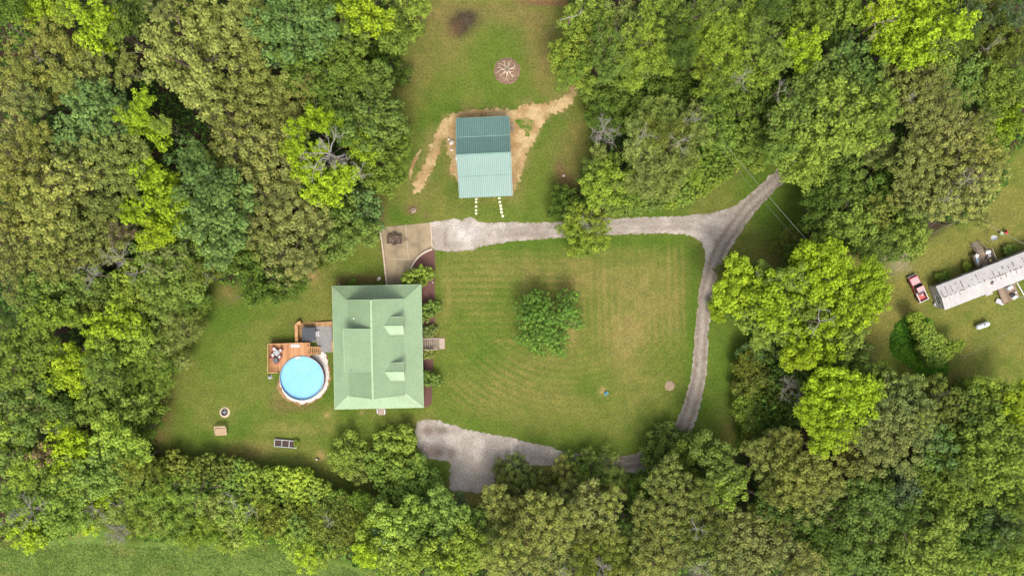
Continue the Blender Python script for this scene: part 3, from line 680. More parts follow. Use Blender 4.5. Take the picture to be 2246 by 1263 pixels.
for k in range(4):
    s_, r_ = MB(), MB(); e = .0 if k in (1, 2) else .03
    x_ = hw if k < 2 else hw - .06
    roof_face(s_, r_, [(-x_, ye[k], ze[k]), (x_, ye[k], ze[k]), (x_, ye[k + 1], ze[k + 1]), (-x_, ye[k + 1], ze[k + 1])], .34, .09, .035)
    rp = s_.join(r_).build('lean_to_roof' if k in (0, 3) else 'gable_roof', M['roof_teal'], barn, mat2=M['teal_trim'])
t_ = MB(); t_.bar((-hw - .05, ye[2], ze[2] + .05), (hw + .05, ye[2], ze[2] + .05), .26, .05)
for k in (1, 3): t_.bar((-hw, ye[k], ze[k] + .045), (hw, ye[k], ze[k] + .045), .12, .03)
for sx in (-1, 1):
    for k in range(4): t_.bar((sx * (hw + .03), ye[k], ze[k] - .03), (sx * (hw + .03), ye[k + 1], ze[k + 1] - .03), .08, .12)
for k in (0, 4): t_.bar((-hw, ye[k], ze[k] - .06), (hw, ye[k], ze[k] - .06), .07, .14)
t_.build('ridge_cap', M['teal_trim'], barn)
for x in (-4.5, -1.5, 1.5, 4.5): MB().box((x, -6.9, 1.35), (.16, .16, 2.7)).build('post', M['cedar'], barn)
MB().bar((-4.6, -7.05, 2.62), (4.6, -7.05, 2.62), .1, .22).build('beam', M['pinkslab'], barn)
m_ = MB(); m_.box((-1.4, 3.3 - 6.82 + .0, 1.3), (2.4, .08, 2.4)); m_.build('barn_door', M['greywood'], barn)
for x_, y_, s in ((-4.82, -.55, .5), (4.72, .12, .25)): MB().box((x_, y_, 5.4), (.16, s, .5)).build('gable_flap', M['white'], barn)
a, b = P(1114, 280, .6), P(1126, 279.5, .3)
t = steps('barn_steps', 'grey wooden steps on the right side of the teal-roofed barn', (a.x, a.y), (b.x, b.y), 0, 1.55, .6, 3, M['greywood'], M['greywood'])

def stone(px, py, r, label, group=None, mat='stone', rz=0, zs=.55, name='boulder', cat='rock', asp=.75):
    p = P(px, py); o = MB().blob((0, 0, r * zs * .6), (r, r * asp, r * zs), px, 12, .25, rz).build(name, M[mat], smooth=True); o.location = (p.x, p.y, 0)
    return tag(o, label, cat, group)
stone(991, 313, .55, 'large pale boulder at the left side of the teal-roofed barn', rz=.9); stone(990.5, 329, .3, 'smaller pale rock just below the large boulder beside the barn')
stone(984.5, 306, .28, 'small pinkish rock above the large boulder left of the barn'); stone(831.5, 611.5, .45, 'rounded cream boulder beside the foot of the straight cream retaining wall', rz=.9)
stone(826, 500, .2, 'tiny white stone at the top end of the straight retaining wall', mat='white'); stone(1236, 386, .28, 'pale stone among brown leaves near the trees right of the barn')
for px, py in ((1044.6, 437), (1044.4, 443.3), (1044.3, 453.2), (1044.4, 461.5), (1044.3, 468.3)):
    o = MB().lathe((0, 0, 0), [(0.02, .03), (.2, .03), (.235, .0)], 12).build('stepping_stone', M['paleflag']); o.location = (*P(px, py).xy, 0.004); o.scale = (1, R.uniform(.8, 1), 1); o.rotation_euler.z = R.random() * 6
    tag(o, f'round pale stepping stone, number {["one", "two", "three", "four", "five"][[437, 443.3, 453.2, 461.5, 468.3].index(py)]} down the left row below the barn', 'stepping stone', 'stepping stones below the barn')
for k, (px, py) in enumerate(((1095.2, 434.8), (1096.2, 443.2), (1097.8, 451.3), (1099.2, 458.4), (1100.2, 465.8), (1102.6, 474))):
    o = MB().lathe((0, 0, 0), [(0.02, .03), (.23, .03), (.27, .0)], 12).build('stepping_stone', M['paleflag']); o.location = (*P(px, py).xy, 0.004); o.scale = (R.uniform(.82, 1), 1, 1); o.rotation_euler.z = R.random() * 6
    tag(o, f'round pale stepping stone, number {["one", "two", "three", "four", "five", "six"][k]} down the right row below the barn', 'stepping stone', 'stepping stones below the barn')

# ---------------------------------------------------------------- pool, deck, hot tub
pc = P(662, 829.5, 1.3); pool = empty('swimming_pool', (pc.x, pc.y, 0), 0, 'round above-ground swimming pool of bright blue water beside the wooden deck', 'swimming pool')
PR = 3.98
MB().lathe((0, 0, 0), [(PR, 0), (PR, 1.28)], 64).build('pool_wall', M['steelwall'], pool, smooth=True)
MB().lathe((0, 0, 0), [(PR - .06, 1.28), (PR - .06, .25), (0.01, .2)], 64).build('liner', M['liner'], pool, smooth=True)
MB().lathe((0, 0, 0), [(PR - .05, 1.27), (PR - .05, 1.32), (PR + .05, 1.32), (PR + .05, 1.27)], 64).build('top_rail', M['poolrim'], pool)
w_ = MB(); w_.lathe((0, 0, 0), [(PR - .065, 0.86), (2.5, .86), (0.01, .86)], 64); w_.build('water_surface', M['water'], pool, smooth=True)
m_ = MB(); m_.box((-.7, 3.75, 1.35), (.75, .4, .12), .15); m_.build('skimmer', M['white'], pool)
dz = 1.25
def D(px, py, z=dz): return tuple(P(px, py, z).xy)
deck = empty('pool_deck', (*D(635, 785), 0), 0, 'orange-brown raised wooden deck hugging the upper left of the round pool', 'deck')
def rel(o, pts): return [(x - o.location.x, y - o.location.y) for x, y in pts]
outl = [D(591.5, 754), D(679.5, 751), D(679.5, 786)]
pcx, pcy = pc.x, pc.y
for k in range(14):
    a = math.radians(66 + (168 - 66) * k / 13); outl.append((pcx + (PR + .16) * math.cos(a), pcy + (PR + .16) * math.sin(a)))
outl += [D(613, 815.5), D(591.5, 816)]
MB().prism(rel(deck, outl), dz - .06, dz).build('deck_boards', M['deck'], deck)
m_ = MB(); ol = rel(deck, outl)
for k in (0, 1, len(ol) - 2, len(ol) - 1):
    a, b = ol[k], ol[(k + 1) % len(ol)]; m_.bar((*a, dz - .18), (*b, dz - .18), .05, .22)
m_.build('skirt_beam', M['cedar'], deck)
rl = [ol[-2], ol[-1], ol[0], (ol[1][0] - .9, ol[1][1])]
m_ = MB()
for k in range(3):
    a, b = Vector((*rl[k], dz + .95)), Vector((*rl[k + 1], dz + .95)); m_.bar(a, b, .15, .045); m_.bar(a - Vector((0, 0, .82)), b - Vector((0, 0, .82)), .05, .09)
    L = (b - a).length; n_ = int(L / .16)
    for j in range(1, n_): q = a.lerp(b, j / n_); m_.bar(q - Vector((0, 0, .82)), q - Vector((0, 0, .02)), .035, .035)
m_.build('railing', M['cedar'], deck)
for p_ in rl + [(rl[1][0], rl[0][1] + 2.5), (rl[2][0] + 3.5, rl[2][1])]: MB().box((p_[0], p_[1], (dz + 1) / 2), (.11, .11, dz + 1)).build('post', M['cedar'], deck)
a, b = D(677, 768.5, 1.0), D(703.5, 768, .1)
steps('deck_steps', 'orange wooden stairs running down from the pool deck to the grey patio', a, b, 0, 1.35, 1.2, 6, M['cedar'], M['cedar'])
def put(name, px, py, z, rz, label, cat, group=None): return empty(name, (*P(px, py, z).xy, z), rz, label, cat, group)
m_ = MB(); m_.box((0, 0, .012), (1.65, .55, .024)); o = m_.build('door_mat', M['lightgrey']); o.location = (*P(647.5, 758.3, dz).xy, dz); tag(o, 'light grey rectangular mat lying on the upper edge of the pool deck', 'mat')
tb = put('patio_table', 609.6, 772.7, dz, math.radians(-40), 'square grey patio table on the deck with white-cushioned chairs around it', 'table')
MB().box((0, 0, .72), (.95, .95, .05)).build('tabletop', M['grey'], tb, bevel=.02)
for sx in (1, -1):
    for sy in (1, -1): MB().box((sx * .4, sy * .4, .35), (.05, .05, .70)).build('leg', M['redframe'], tb)
def chair(px, py, ang, label, cush='white'):
    t = put('patio_chair', px, py, dz, ang, label, 'chair', 'patio chairs around the grey deck table')
    MB().box((0, 0, .45), (.5, .5, .10)).build('cushion', M[cush], t, bevel=.03)
    m_ = MB(); m_.box((0, 0, .37), (.58, .58, .05)); m_.box((-.29, 0, .75), (.06, .58, .62), 0, 0, -.12)
    for s in (1, -1): m_.bar((-.28, s * .30, .62), (.25, s * .30, .62), .06, .04); m_.bar((.25, s * .30, .0), (.25, s * .30, .62), .04, .04); m_.bar((-.27, s * .29, .0), (-.27, s * .29, .5), .04, .04)
    m_.build('chair_frame', M['redframe'], t)
chair(603.3, 764.9, math.radians(-50), 'red-framed chair with white cushion at the table’s upper left corner'.replace('’', ' '))
chair(617.8, 767.4, math.radians(-130), 'red-framed chair with white cushion on the upper right of the deck table')
chair(599.6, 779.0, math.radians(38), 'red-framed chair with white cushion on the lower left of the deck table')
chair(615.6, 782.4, math.radians(140), 'red-framed chair with white cushion on the lower right of the deck table')
g_ = put('grill', 607.5, 789.5, dz, math.radians(20), 'dark grey square covered grill on the deck below the patio table', 'grill')
MB().box((0, 0, .62), (.98, .98, .5), 0, 0, 0, .92).build('lid', M['darkgrey'], g_, bevel=.05)
m_ = MB(); m_.box((0, 0, .33), (.85, .85, .08)); m_.box((0, -.62, .55), (.6, .22, .04)); m_.build('side_shelf', M['redframe'], g_)
for sx in (1, -1):
    for sy in (1, -1): MB().box((sx * .36, sy * .36, .15), (.05, .05, .3)).build('leg', M['black'], g_)
tub = empty('hot_tub', (*P(676.7, 732.6, .95).xy, .02), math.radians(-1), 'hot tub under a dark grey square cover on the grey patio', 'hot tub')
MB().box((0, 0, .42), (2.25, 2.25, .84)).build('shell', M['greywood'], tub, bevel=.08)
m_ = MB(); m_.box((-.59, 0, .90), (1.17, 2.38, .11)); m_.box((.59, 0, .90), (1.17, 2.38, .11)); m_.build('cover', M['tubcover'], tub, bevel=.04)
st_ = empty('tub_steps', (*P(696, 731.8, .2).xy, .02), 0, 'light grey plastic steps against the right side of the hot tub', 'steps')
MB().box((-.2, 0, .22), (.36, 1.0, .44)).build('tread', M['lightgrey'], st_, bevel=.04); MB().box((.19, 0, .11), (.38, 1.0, .22)).build('tread', M['lightgrey'], st_, bevel=.04)
def logwall(pts, h, label, lw=.3):
    m_ = MB(); q = [P(*p, h) for p in pts]
    for k in range(len(q) - 1): m_.bar((q[k].x, q[k].y, h / 2), (q[k + 1].x, q[k + 1].y, h / 2), lw, h)
    return tag(m_.build('timber_wall', M['cedar'], bevel=.02), label, 'wall')
logwall([(650.2, 751), (649.5, 712), (659, 706)], .9, 'thick orange timber wall left of the hot tub', .55)
logwall([(690, 708), (728, 705.5)], .35, 'low timber edging along the top of the grey patio', .14)
a, b = P(726, 760, .5), P(734, 760, .5); steps('side_steps', 'narrow orange wooden step between the grey patio and the house', (b.x, b.y), (a.x, a.y), 0, 1.9, .5, 2, M['cedar'], M['cedar'], rail=False)
t = put('cone_cover', 592.5, 826.5, 0, .3, 'small grey pyramid-shaped cover on the grass below the pool deck', 'cover')
MB().box((0, 0, .3), (.6, .6, .6), 0, 0, 0, .25).build('hood', M['lightgrey'], t, bevel=.03); MB().box((0, 0, .03), (.72, .66, .06)).build('base', M['grey'], t)

# ---------------------------------------------------------------- back garden
fp = put('fire_pit', 493, 904, 0, 0, 'round black metal fire pit in a ring of sand on the back lawn', 'fire pit')
MB().lathe((0, 0, 0), [(0.01, .03), (.6, .05), (.93, .02), (.97, .0)], 28).build('sand_ring', M['sand'], fp)
MB().lathe((0, 0, 0), [(.50, .0), (.50, .32), (.57, .32), (.57, .0)], 28).build('metal_ring', M['darkgrey'], fp, smooth=False)
MB().lathe((0, 0, 0), [(0.01, .12), (.30, .10), (.49, .06)], 20).build('ash_bed', M['char'], fp)
m_ = MB()
for k in range(9): a = R.random() * 6.28; m_.tube([(.4 * math.cos(a), .4 * math.sin(a), .14), (-.25 * math.cos(a + .4), -.25 * math.sin(a + .4), .2)], .035, 6)
m_.build('firewood', M['grey'], fp)
bn = put('garden_bench', 486.5, 943, 0, math.radians(2), 'pale wooden slatted garden bench below the fire pit', 'bench')
m_ = MB()
for k in range(4): m_.box((0, .32 - k * .235, .45), (2.15, .21, .045))
m_.build('seat', M['paleboard'], bn)
m_ = MB()
for k in range(3): m_.box((0.05, .62 + k * .045, .62 + k * .17), (2.1, .05, .14), 0, .25)
m_.box((.05, .80, 1.04), (2.1, .24, .05)); m_.build('backrest', M['paleboard'], bn)
MB().box((0, -.72, .33), (2.1, .30, .045)).build('footboard', M['paleboard'], bn)
for sx in (1, -1):
    for y in (-.5, .6): MB().box((sx * .98, y, .23), (.1, .1, .46)).build('leg', M['paleboard'], bn)
    MB().box((sx * 1.05, .1, .62), (.12, 1.0, .04)).build('armrest', M['paleboard'], bn)
pl = put('raised_bed', 628, 971.5, 0, math.radians(-4.5), 'long raised planter box in three compartments, leafy plant in the right one', 'planter')
m_ = MB()
for y in (.62, -.62): m_.box((0, y, .25), (4.1, .1, .5))
for x in (-2.0, -.66, .68, 2.0): m_.box((x, 0, .25), (.1, 1.14, .5))
m_.build('planter_frame', M['lightgrey'], pl)
MB().box((0, 0, .18), (3.9, 1.12, .36)).build('soil', M['soil'], pl)
sl = put('garden_light', 695.5, 1006, 0, 0, 'small white globe light with a dark base beside a bare patch of lawn', 'light')
MB().blob((0, 0, .35), (.17, .17, .17), 1, 12, 0).build('globe', M['white'], sl, smooth=True); m_ = MB(); m_.tube([(0, 0, 0), (0, 0, .22)], .05, 8); m_.box((.3, .05, .08), (.3, .2, .16)); m_.build('base', M['black'], sl)
vb = put('valve_box', 1329.5, 862, 0, math.radians(35), 'small teal box with a dark lid on the lawn by a bare sandy spot', 'box')
MB().box((0, 0, .15), (.72, .5, .3)).build('box_body', M['teal'], vb, bevel=.03); MB().box((0, 0, .32), (.36, .22, .06)).build('lid', M['black'], vb)
def mound(px, py, r, name, mat, label, cat, h=.14, seed=1):
    m_ = MB(); n = 34; rings = 5; i0 = 0
    for k in range(rings + 1):
        for j in range(n):
            a = 2 * math.pi * j / n; rr = r * (1 + .10 * mnoise.noise(Vector((math.cos(a) * 2, math.sin(a) * 2, seed)))) * (1 - k / rings) + .001
            m_.v.append((rr * math.cos(a), rr * math.sin(a), h * (1 - (1 - k / rings) ** 2) + .01 + .03 * mnoise.noise(Vector((rr * math.cos(a) * 3, rr * math.sin(a) * 3, seed)))))
    for k in range(rings):
        for j in range(n): m_.f.append([k * n + j, k * n + (j + 1) % n, (k + 1) * n + (j + 1) % n, (k + 1) * n + j])
    o = m_.build(name, M[mat]); o.location = (*P(px, py).xy, 0); return tag(o, label, cat) if label else o
M['redmulch'] = simple('redmulch', (0.075, 0.045, 0.028), 0.95, 0.45, 4.0, bmp=.8, col2=(.20, .125, .08))
mu = empty('tree_stump', (*P(1112, 156).xy, 0), 0, 'old tree stump with pale radiating roots in a reddish mulch circle', 'tree stump')
q = mound(1112, 156, 2.42, 'mulch_mound', 'redmulch', None, None, .3, 3); q.parent = mu; q.location = (0, 0, 0)
MB().lathe((0, .1, 0), [(.62, .1), (.45, .5), (.36, .72), (.22, .70), (.18, .35), (.01, .3)], 14).build('stump', M['greywood'], mu)
m_ = MB()
for k in range(21):
    a = k * 2 * math.pi / 21 + R.uniform(-.15, .15); L = R.uniform(1.2, 2.15); pts = []
    for j in range(6):
        s = j / 5; aa = a + .22 * math.sin(k * 2.1 + s * 3); pts.append((math.cos(aa) * (.35 + (L - .35) * s), .1 + math.sin(aa) * (.35 + (L - .35) * s), .42 * (1 - s) ** 1.3 + .12 * s + .05))
    m_.tube(pts, [.10, .08, .06, .045, .035, .02], 6)
    q = Vector(pts[3]); m_.tube([q, q + Vector((.35 * math.cos(a + .7), .35 * math.sin(a + .7), -.02)), q + Vector((.75 * math.cos(a + .5), .75 * math.sin(a + .5), -.06))], [.04, .03, .015], 5)
m_.build('root', M['root'], mu, smooth=True)
M['palesoil'] = simple('palesoil', (0.15, 0.105, 0.065), 0.95, 0.35, 5.0, bmp=.6, col2=(.27, .20, .13))
mound(1469, 846, .92, 'gravel_mound', 'palesoil', 'small round pinkish stone patch on the lawn beside the right gravel drive', 'stone patch', .12, 5)
s2 = empty('tree_stump', (*P(906, 461).xy, 0), .4, 'small dark hollow stump in a brown patch above the concrete driveway', 'tree stump')
MB().lathe((0, 0, 0), [(.55, 0), (.36, .25), (.3, .3), (.2, .28), (.15, .1), (.01, .08)], 12).build('stump', M['greywood'], s2)
br = MB()
for k in range(60):
    a = R.random() * 6.28; r_ = abs(R.gauss(0, 1.2)); L = R.uniform(.3, .8); b = R.random() * 6.28
    x, y = r_ * math.cos(a) * 1.3, r_ * math.sin(a); br.tube([(x, y, .04), (x + L * math.cos(b), y + L * math.sin(b), .05 + .12 * R.random())], .018, 4)
o = br.build('burnt_brush', M['bark']); o.location = (*P(1026, 45).xy, 0); tag(o, kind='stuff')

# trailer
tr = put('utility_trailer', 866.5, 525.5, 0, math.radians(-2), 'small rusty dark brown utility trailer parked on the concrete driveway', 'trailer')
MB().box((0, 0, .52), (2.55, 1.5, .06)).build('trailer_bed', M['trailer'], tr)
m_ = MB()
for y in (.76, -.76): m_.box((0, y, .86), (2.6, .05, .05)); m_.box((0, y, .56), (2.6, .06, .1))
for x in (-1.28, 1.28): m_.box((x, 0, .86), (.05, 1.5, .05)); m_.box((x, 0, .56), (.06, 1.46, .1))
for x in (-1.27, -.42, .42, 1.27):
    for y in (.76, -.76): m_.box((x, y, .71), (.04, .04, .26))
m_.build('side_rail', M['trailer'], tr)
m_ = MB(); m_.bar((1.25, .5, .5), (2.15, .05, .5), .08, .08); m_.bar((1.25, -.5, .5), (2.15, -.05, .5), .08, .08); m_.box((2.25, 0, .52), (.3, .1, .1)); m_.build('tongue', M['trailer'], tr)
for s in (1, -1):
    w_ = MB().tube([(0, s * .85, .33), (0, s * 1.05, .33)], .33, 18).build('wheel', M['tyre'], tr); MB().tube([(0, s * 1.06, .33), (0, s * 1.08, .33)], .17, 12).build('rim', M['rust'], w_)
    MB().box((0, s * .96, .74), (.85, .26, .04)).build('fender', M['trailer'], tr)
m_ = MB()
for k in range(16): x, y = R.uniform(-1.1, 1.1), R.uniform(-.6, .6); a = R.random() * 3; m_.bar((x - .3 * math.cos(a), y - .3 * math.sin(a), .6 + .1 * R.random()), (x + .3 * math.cos(a), y + .3 * math.sin(a), .6 + .14 * R.random()), .06, .05)
tag(m_.build('scrap_wood', M['deadwood' if 0 else 'greywood']), 'loose scrap sticks lying in the rusty trailer', 'scrap wood').location = tr.location
t = put('post_lamp', 951.5, 619.5, 0, 0, 'thin grey post lamp on the right edge of the red mulch bed', 'lamp post')
MB().tube([(0, 0, 0), (0, 0, 1.5)], .04, 8).build('post', M['darkgrey'], t); MB().blob((0, 0, 1.6), (.14, .14, .16), 2, 10, 0).build('lamp', M['lightgrey'], t)
t = put('garden_statue', 745, 623, 0, 0, 'small cream garden statue just above the top left corner of the house', 'statue')
MB().blob((0, 0, .2), (.22, .18, .25), 3, 10, .2).build('base', M['stone'], t); MB().blob((0, 0, .6), (.13, .13, .3), 6, 10, .25).build('figure', M['sand'], t)

# ---------------------------------------------------------------- pickup truck
fz = P(2001.3, 606, .8); rz_ = P(2026.6, 659.5, .8); hd = math.atan2(fz.y - rz_.y, fz.x - rz_.x); mid_ = (fz + rz_) / 2
tk = empty('pickup_truck', (mid_.x, mid_.y, 0), hd, 'faded pink and dark red pickup truck parked left of the mobile home', 'pickup truck')
prof = [(-2.45, .42), (-2.45, .98), (-.62, .98), (-.62, .98), (.75, .98), (2.25, .90), (2.42, .80), (2.45, .42)]
m_ = MB(); Wd = .88
def extr(m, prof, y0, y1, ins=0):
    i = len(m.v); n = len(prof)
    for y in (y0, y1):
        for x, z in prof: m.v.append((x, y, z))
    m.f.append([i + k for k in range(n)]); m.f.append([i + n + k for k in range(n)][::-1])
    for k in range(n): m.f.append([i + k, i + (k + 1) % n, i + n + (k + 1) % n, i + n + k])
extr(m_, [(-.66, .42), (-.66, .96), (.72, 1.0), (2.22, .92), (2.42, .80), (2.45, .42)], -Wd, Wd)
m_.build('body', M['redpaint'], tk, bevel=.06)
extr_h = MB(); extr(extr_h, [(.78, .99), (.78, 1.035), (2.15, .955), (2.15, .90)], -.76, .76); extr_h.build('hood', M['pinkpaint'], tk, bevel=.02)
m_ = MB(); i0 = 0
# cab: greenhouse tapering to the roof
lower = [(-.60, -Wd + .03), (.80, -Wd + .03), (.80, Wd - .03), (-.60, Wd - .03)]; upper = [(-.48, -.66), (.30, -.66), (.30, .66), (-.48, .66)]
m_.v = [(x, y, .98) for x, y in lower] + [(x, y, 1.52) for x, y in upper]; m_.f = [[0, 1, 5, 4], [1, 2, 6, 5], [2, 3, 7, 6], [3, 0, 4, 7], [4, 5, 6, 7]]
m_.build('cab', M['redpaint'], tk, bevel=.03)
MB().box((-.09, 0, 1.545), (.86, 1.36, .05)).build('cab_roof', M['pinkpaint'], tk, bevel=.02)
m_ = MB(); m_.poly([(.775, -.72, 1.03), (.775, .72, 1.03), (.345, .60, 1.50), (.345, -.60, 1.50)]); m_.build('windshield', M['glass'], tk)
m_ = MB(); m_.poly([(-.61, -.70, 1.05), (-.61, .70, 1.05), (-.505, .58, 1.47), (-.505, -.58, 1.47)]); m_.build('rear_window', M['glass'], tk)
for s in (1, -1):
    m_ = MB(); m_.poly([(-.48, s * .855, 1.04), (.62, s * .855, 1.04), (.26, s * .695, 1.46), (-.42, s * .695, 1.46)]); m_.build('side_window', M['glass'], tk)
    MB().box((.72, s * 1.0, 1.08), (.10, .18, .14)).build('mirror', M['redpaint'], tk)
    MB().box((2.44, s * .66, .68), (.06, .26, .16)).build('headlight', M['lightgrey'], tk); MB().box((-2.46, s * .76, .72), (.04, .14, .24)).build('tail_light', M['red'], tk)
m_ = MB(); m_.box((-1.55, 0, .56), (1.78, 1.5, .04)); m_.build('bed_floor', M['redbed'], tk)
for nm, c_, s_ in (('bed_side', (-1.55, .81, .74), (1.80, .13, .52)), ('bed_side', (-1.55, -.81, .74), (1.80, .13, .52)), ('tailgate', (-2.42, 0, .74), (.07, 1.48, .48))): MB().box(c_, s_).build(nm, M['redpaint'], tk, bevel=.02)
m_ = MB()
for s in (1, -1): m_.box((-1.55, s * .81, 1.02), (1.84, .13, .045))
m_.box((-2.43, 0, 1.02), (.10, 1.5, .045)); m_.build('bed_rail', M['white'], tk)
MB().box((-.86, 0, .92), (.42, 1.48, .28)).build('toolbox', M['darkgrey'], tk, bevel=.02)
m_ = MB(); m_.box((2.52, 0, .50), (.12, 1.7, .18)); m_.build('bumper', M['chrome'], tk, bevel=.02); m_ = MB(); m_.box((-2.52, 0, .48), (.12, 1.7, .16)); m_.build('bumper', M['white'], tk, bevel=.02)
m_ = MB(); m_.box((.84, 0, 1.03), (.12, 1.3, .03)); m_.build('wiper_cowl', M['black'], tk)
for x in (1.55, -1.5):
    for s in (1, -1):
        w_ = MB().tube([(x, s * .70, .35), (x, s * .92, .35)], .35, 20).build('wheel', M['tyre'], tk); MB().tube([(x, s * .93, .35), (x, s * .94, .35)], .2, 14).build('rim', M['chrome'], w_)
        MB().tube([(x, s * .62, .36), (x, s * .885, .36)], .43, 20).build('wheel_arch', M['black'], tk)
o = MB().box((-1.42, -.25, .64), (.26, .22, .14), .3).build('small_box', M['white']); o.parent = None; o.matrix_world = Matrix.Translation((mid_.x, mid_.y, 0)) @ Matrix.Rotation(hd, 4, 'Z'); tag(o, 'small white box lying in the red bed of the pickup', 'box')

# ---------------------------------------------------------------- mobile home
zt = 2.75; nw = P(2054.5, 628.7, zt); sw = P(2074.3, 678, zt); dirv = (P(2246, 554, zt) - nw); ang = math.atan2(dirv.y, dirv.x)
wid = (nw - sw).length; c_ = (nw + sw) / 2
mh = empty('mobile_home', (c_.x, c_.y, 0), ang, 'long mobile home with rust-streaked white tin roof at the right edge', 'mobile home')
Lm = 21.0; hw_ = wid / 2; zri = zt + .38
MB().box((Lm / 2, 0, (zt - .05) / 2 + .2), (Lm - .1, wid - .1, zt - .45)).build('wall', M['oldsiding'], mh)
MB().box((Lm / 2, 0, .25), (Lm - .3, wid - .3, .5)).build('skirting', M['greywood'], mh)
s_, r_ = MB(), MB()
for sg in (1, -1): roof_face(s_, r_, [(-.12, sg * (hw_ + .06), zt), (Lm, sg * (hw_ + .06), zt), (Lm, 0, zri), (-.12, 0, zri)], .98, .05, .03)
roof_ = s_.join(r_)
m_ = MB(); x = 0.2
while x < Lm - 1:
    L = R.uniform(.3, 1.1)
    if R.random() < .8: m_.bar((x, R.uniform(-.05, .05), zri + .012), (x + L, R.uniform(-.05, .05), zri + .03), R.uniform(.05, .15), .03)
    x += L + R.uniform(.1, .5)
for k in range(75):
    x = .38 + .98 * R.randint(0, 20) - .12; y = R.choice((.25, .4, .9, 1.2, -.3, .6, .1, -.1, -.7, 1.0)); L = R.uniform(.15, .6)
    m_.bar((x, y, zri - abs(y) * .38 / hw_ + .02), (x, y + L, zri - abs(y + L) * .38 / hw_ + .02), R.uniform(.05, .13), .03)
sec = roof_.second; roof_.join(m_); roof_.third = roof_.second; roof_.second = sec
roof_.build('tin_roof', M['rusty_tin'], mh, mat2=[M['lightgrey'], M['rust']])
t_ = MB(); t_.bar((-.14, hw_ + .06, zt - .03), (-.14, 0, zri - .03), .05, .09); t_.bar((-.14, -hw_ - .06, zt - .03), (-.14, 0, zri - .03), .05, .09)
for sg in (1, -1): t_.bar((-.1, sg * (hw_ + .08), zt - .04), (Lm, sg * (hw_ + .08), zt - .04), .05, .08)
t_.build('roof_edge', M['lightgrey'], mh)
MB().tube([(9.3, -.7, zri - .2), (9.3, -.7, zri + .3)], .14, 10).build('roof_vent', M['grey'], mh)
MB().lathe((9.3, -.7, zri - .12), [(.36, 0), (.34, .04), (.12, .1)], 16).build('vent_flashing', M['rust'], mh)
for x in (2.2, 6.0, 13.5): window(mh, (x, hw_ - .03, 1.7), 1.0, .8, 0, 'y'); window(mh, (x, -hw_ + .03, 1.7), 1.0, .8, 0, 'y')
window(mh, (.06, -.4, 1.6), 1.8, 1.1, 0, 'x'); MB().box((10.2, hw_ - .02, 1.45), (.9, .08, 1.95)).build('door', M['white'], mh); MB().box((8.3, -hw_ - .25, zt - .1), (1.3, .55, .06)).build('door_hood', M['rusty_tin'], mh)
def junk(parent_loc, items, spread, rz=0): pass
cr = []
for k, (px, py) in enumerate(((2042, 629), (2044, 637), (2049, 648), (2053, 656), (2052, 664), (2056, 671), (2047, 643), (2051, 668))):
    p = P(px, py, .3); mt = ['stone', 'lightgrey', 'rust', 'grey', 'white', 'stone', 'siding', 'lightgrey'][k]
    t = MB().box((0, 0, .22), (R.uniform(.35, .7), R.uniform(.3, .5), .44), 0).build('crate', M[mt], bevel=.04); t.location = (p.x, p.y, 0); t.rotation_euler.z = R.random() * 3
    tag(t, f'{["cream crate", "light grey bucket crate", "rusty brown crate", "grey crate", "white crate", "tan crate", "pale crate", "light grey crate"][k]}, {["first", "second", "fourth", "fifth", "sixth", "lowest", "third", "seventh"][k]} down along the left end of the mobile home', 'crate', 'clutter at the end of the mobile home')
# top porch
tp = P(2154.5, 566.5, .8); po = empty('wooden_porch', (tp.x, tp.y, 0), ang, 'weathered wooden porch above the mobile home with blue and white things on it', 'porch')
MB().box((0, 0, .85), (3.35, 2.4, .08)).build('porch_floor', M['oldboard'], po)
m_ = MB()
for x in (-1.68, 1.68): m_.box((x, 0, 1.75), (.12, 2.45, .06)); m_.box((x, 0, 1.2), (.04, 2.4, .5))
m_.box((-1.1, 1.2, 1.75), (1.1, .1, .06)); m_.build('railing', M['greywood'], po)
for x in (-1.66, 1.66):
    for y in (-1.15, 1.15): MB().box((x, y, .88), (.1, .1, 1.76)).build('post', M['greywood'], po)
a, b = P(2150, 552, .7), P(2134.5, 532, 0); t = steps('porch_stairs', 'weathered wooden stairs descending to the upper left from the mobile home porch', (a.x, a.y), (b.x, b.y), 0, 1.4, .85, 6, M['greywood'], M['greywood'])
def loose(name, px, py, z, size, rz, mat, label, cat, bev=.03, lumpy=False):
    p = P(px, py, z)
    o = (MB().blob((0, 0, size[2] / 2), (size[0] / 2, size[1] / 2, size[2] / 2), px, 12, .3) if lumpy else MB().box((0, 0, size[2] / 2), size)).build(name, M[mat], bevel=0 if lumpy else bev)
    o.location = (p.x, p.y, z); o.rotation_euler.z = rz; return tag(o, label, cat)
loose('white_board', 2140.5, 561.5, .9, (.75, .6, .25), ang + .6, 'white', 'white square box at the left of the mobile home porch', 'box')
loose('blue_tarp', 2141, 572, .9, (.55, 1.15, .4), ang - .2, 'blue', 'crumpled blue tarp on the left side of the mobile home porch', 'tarp', lumpy=True)
loose('white_bag', 2166, 553, .9, (1.15, .75, .4), ang, 'white', 'large white bag in the upper right corner of the mobile home porch', 'bag', lumpy=True)
loose('white_bag', 2169, 560.5, .9, (.6, .6, .35), 1, 'lightgrey', 'smaller pale bag just below the large white bag on the porch', 'bag', lumpy=True)
loose('potted_plant', 2169.5, 571.5, .9, (.5, .6, .5), 1, 'yellowish', 'yellowish bundle at the lower right corner of the mobile home porch', 'bundle', lumpy=True)
loose('dark_bin', 2146, 583, .9, (.45, .5, .6), ang, 'black', 'small black bin at the lower left corner of the mobile home porch', 'bin')
loose('dark_box', 2163, 566, .9, (.4, .4, .45), ang, 'darkgrey', 'dark grey box beside the bags on the mobile home porch', 'box')
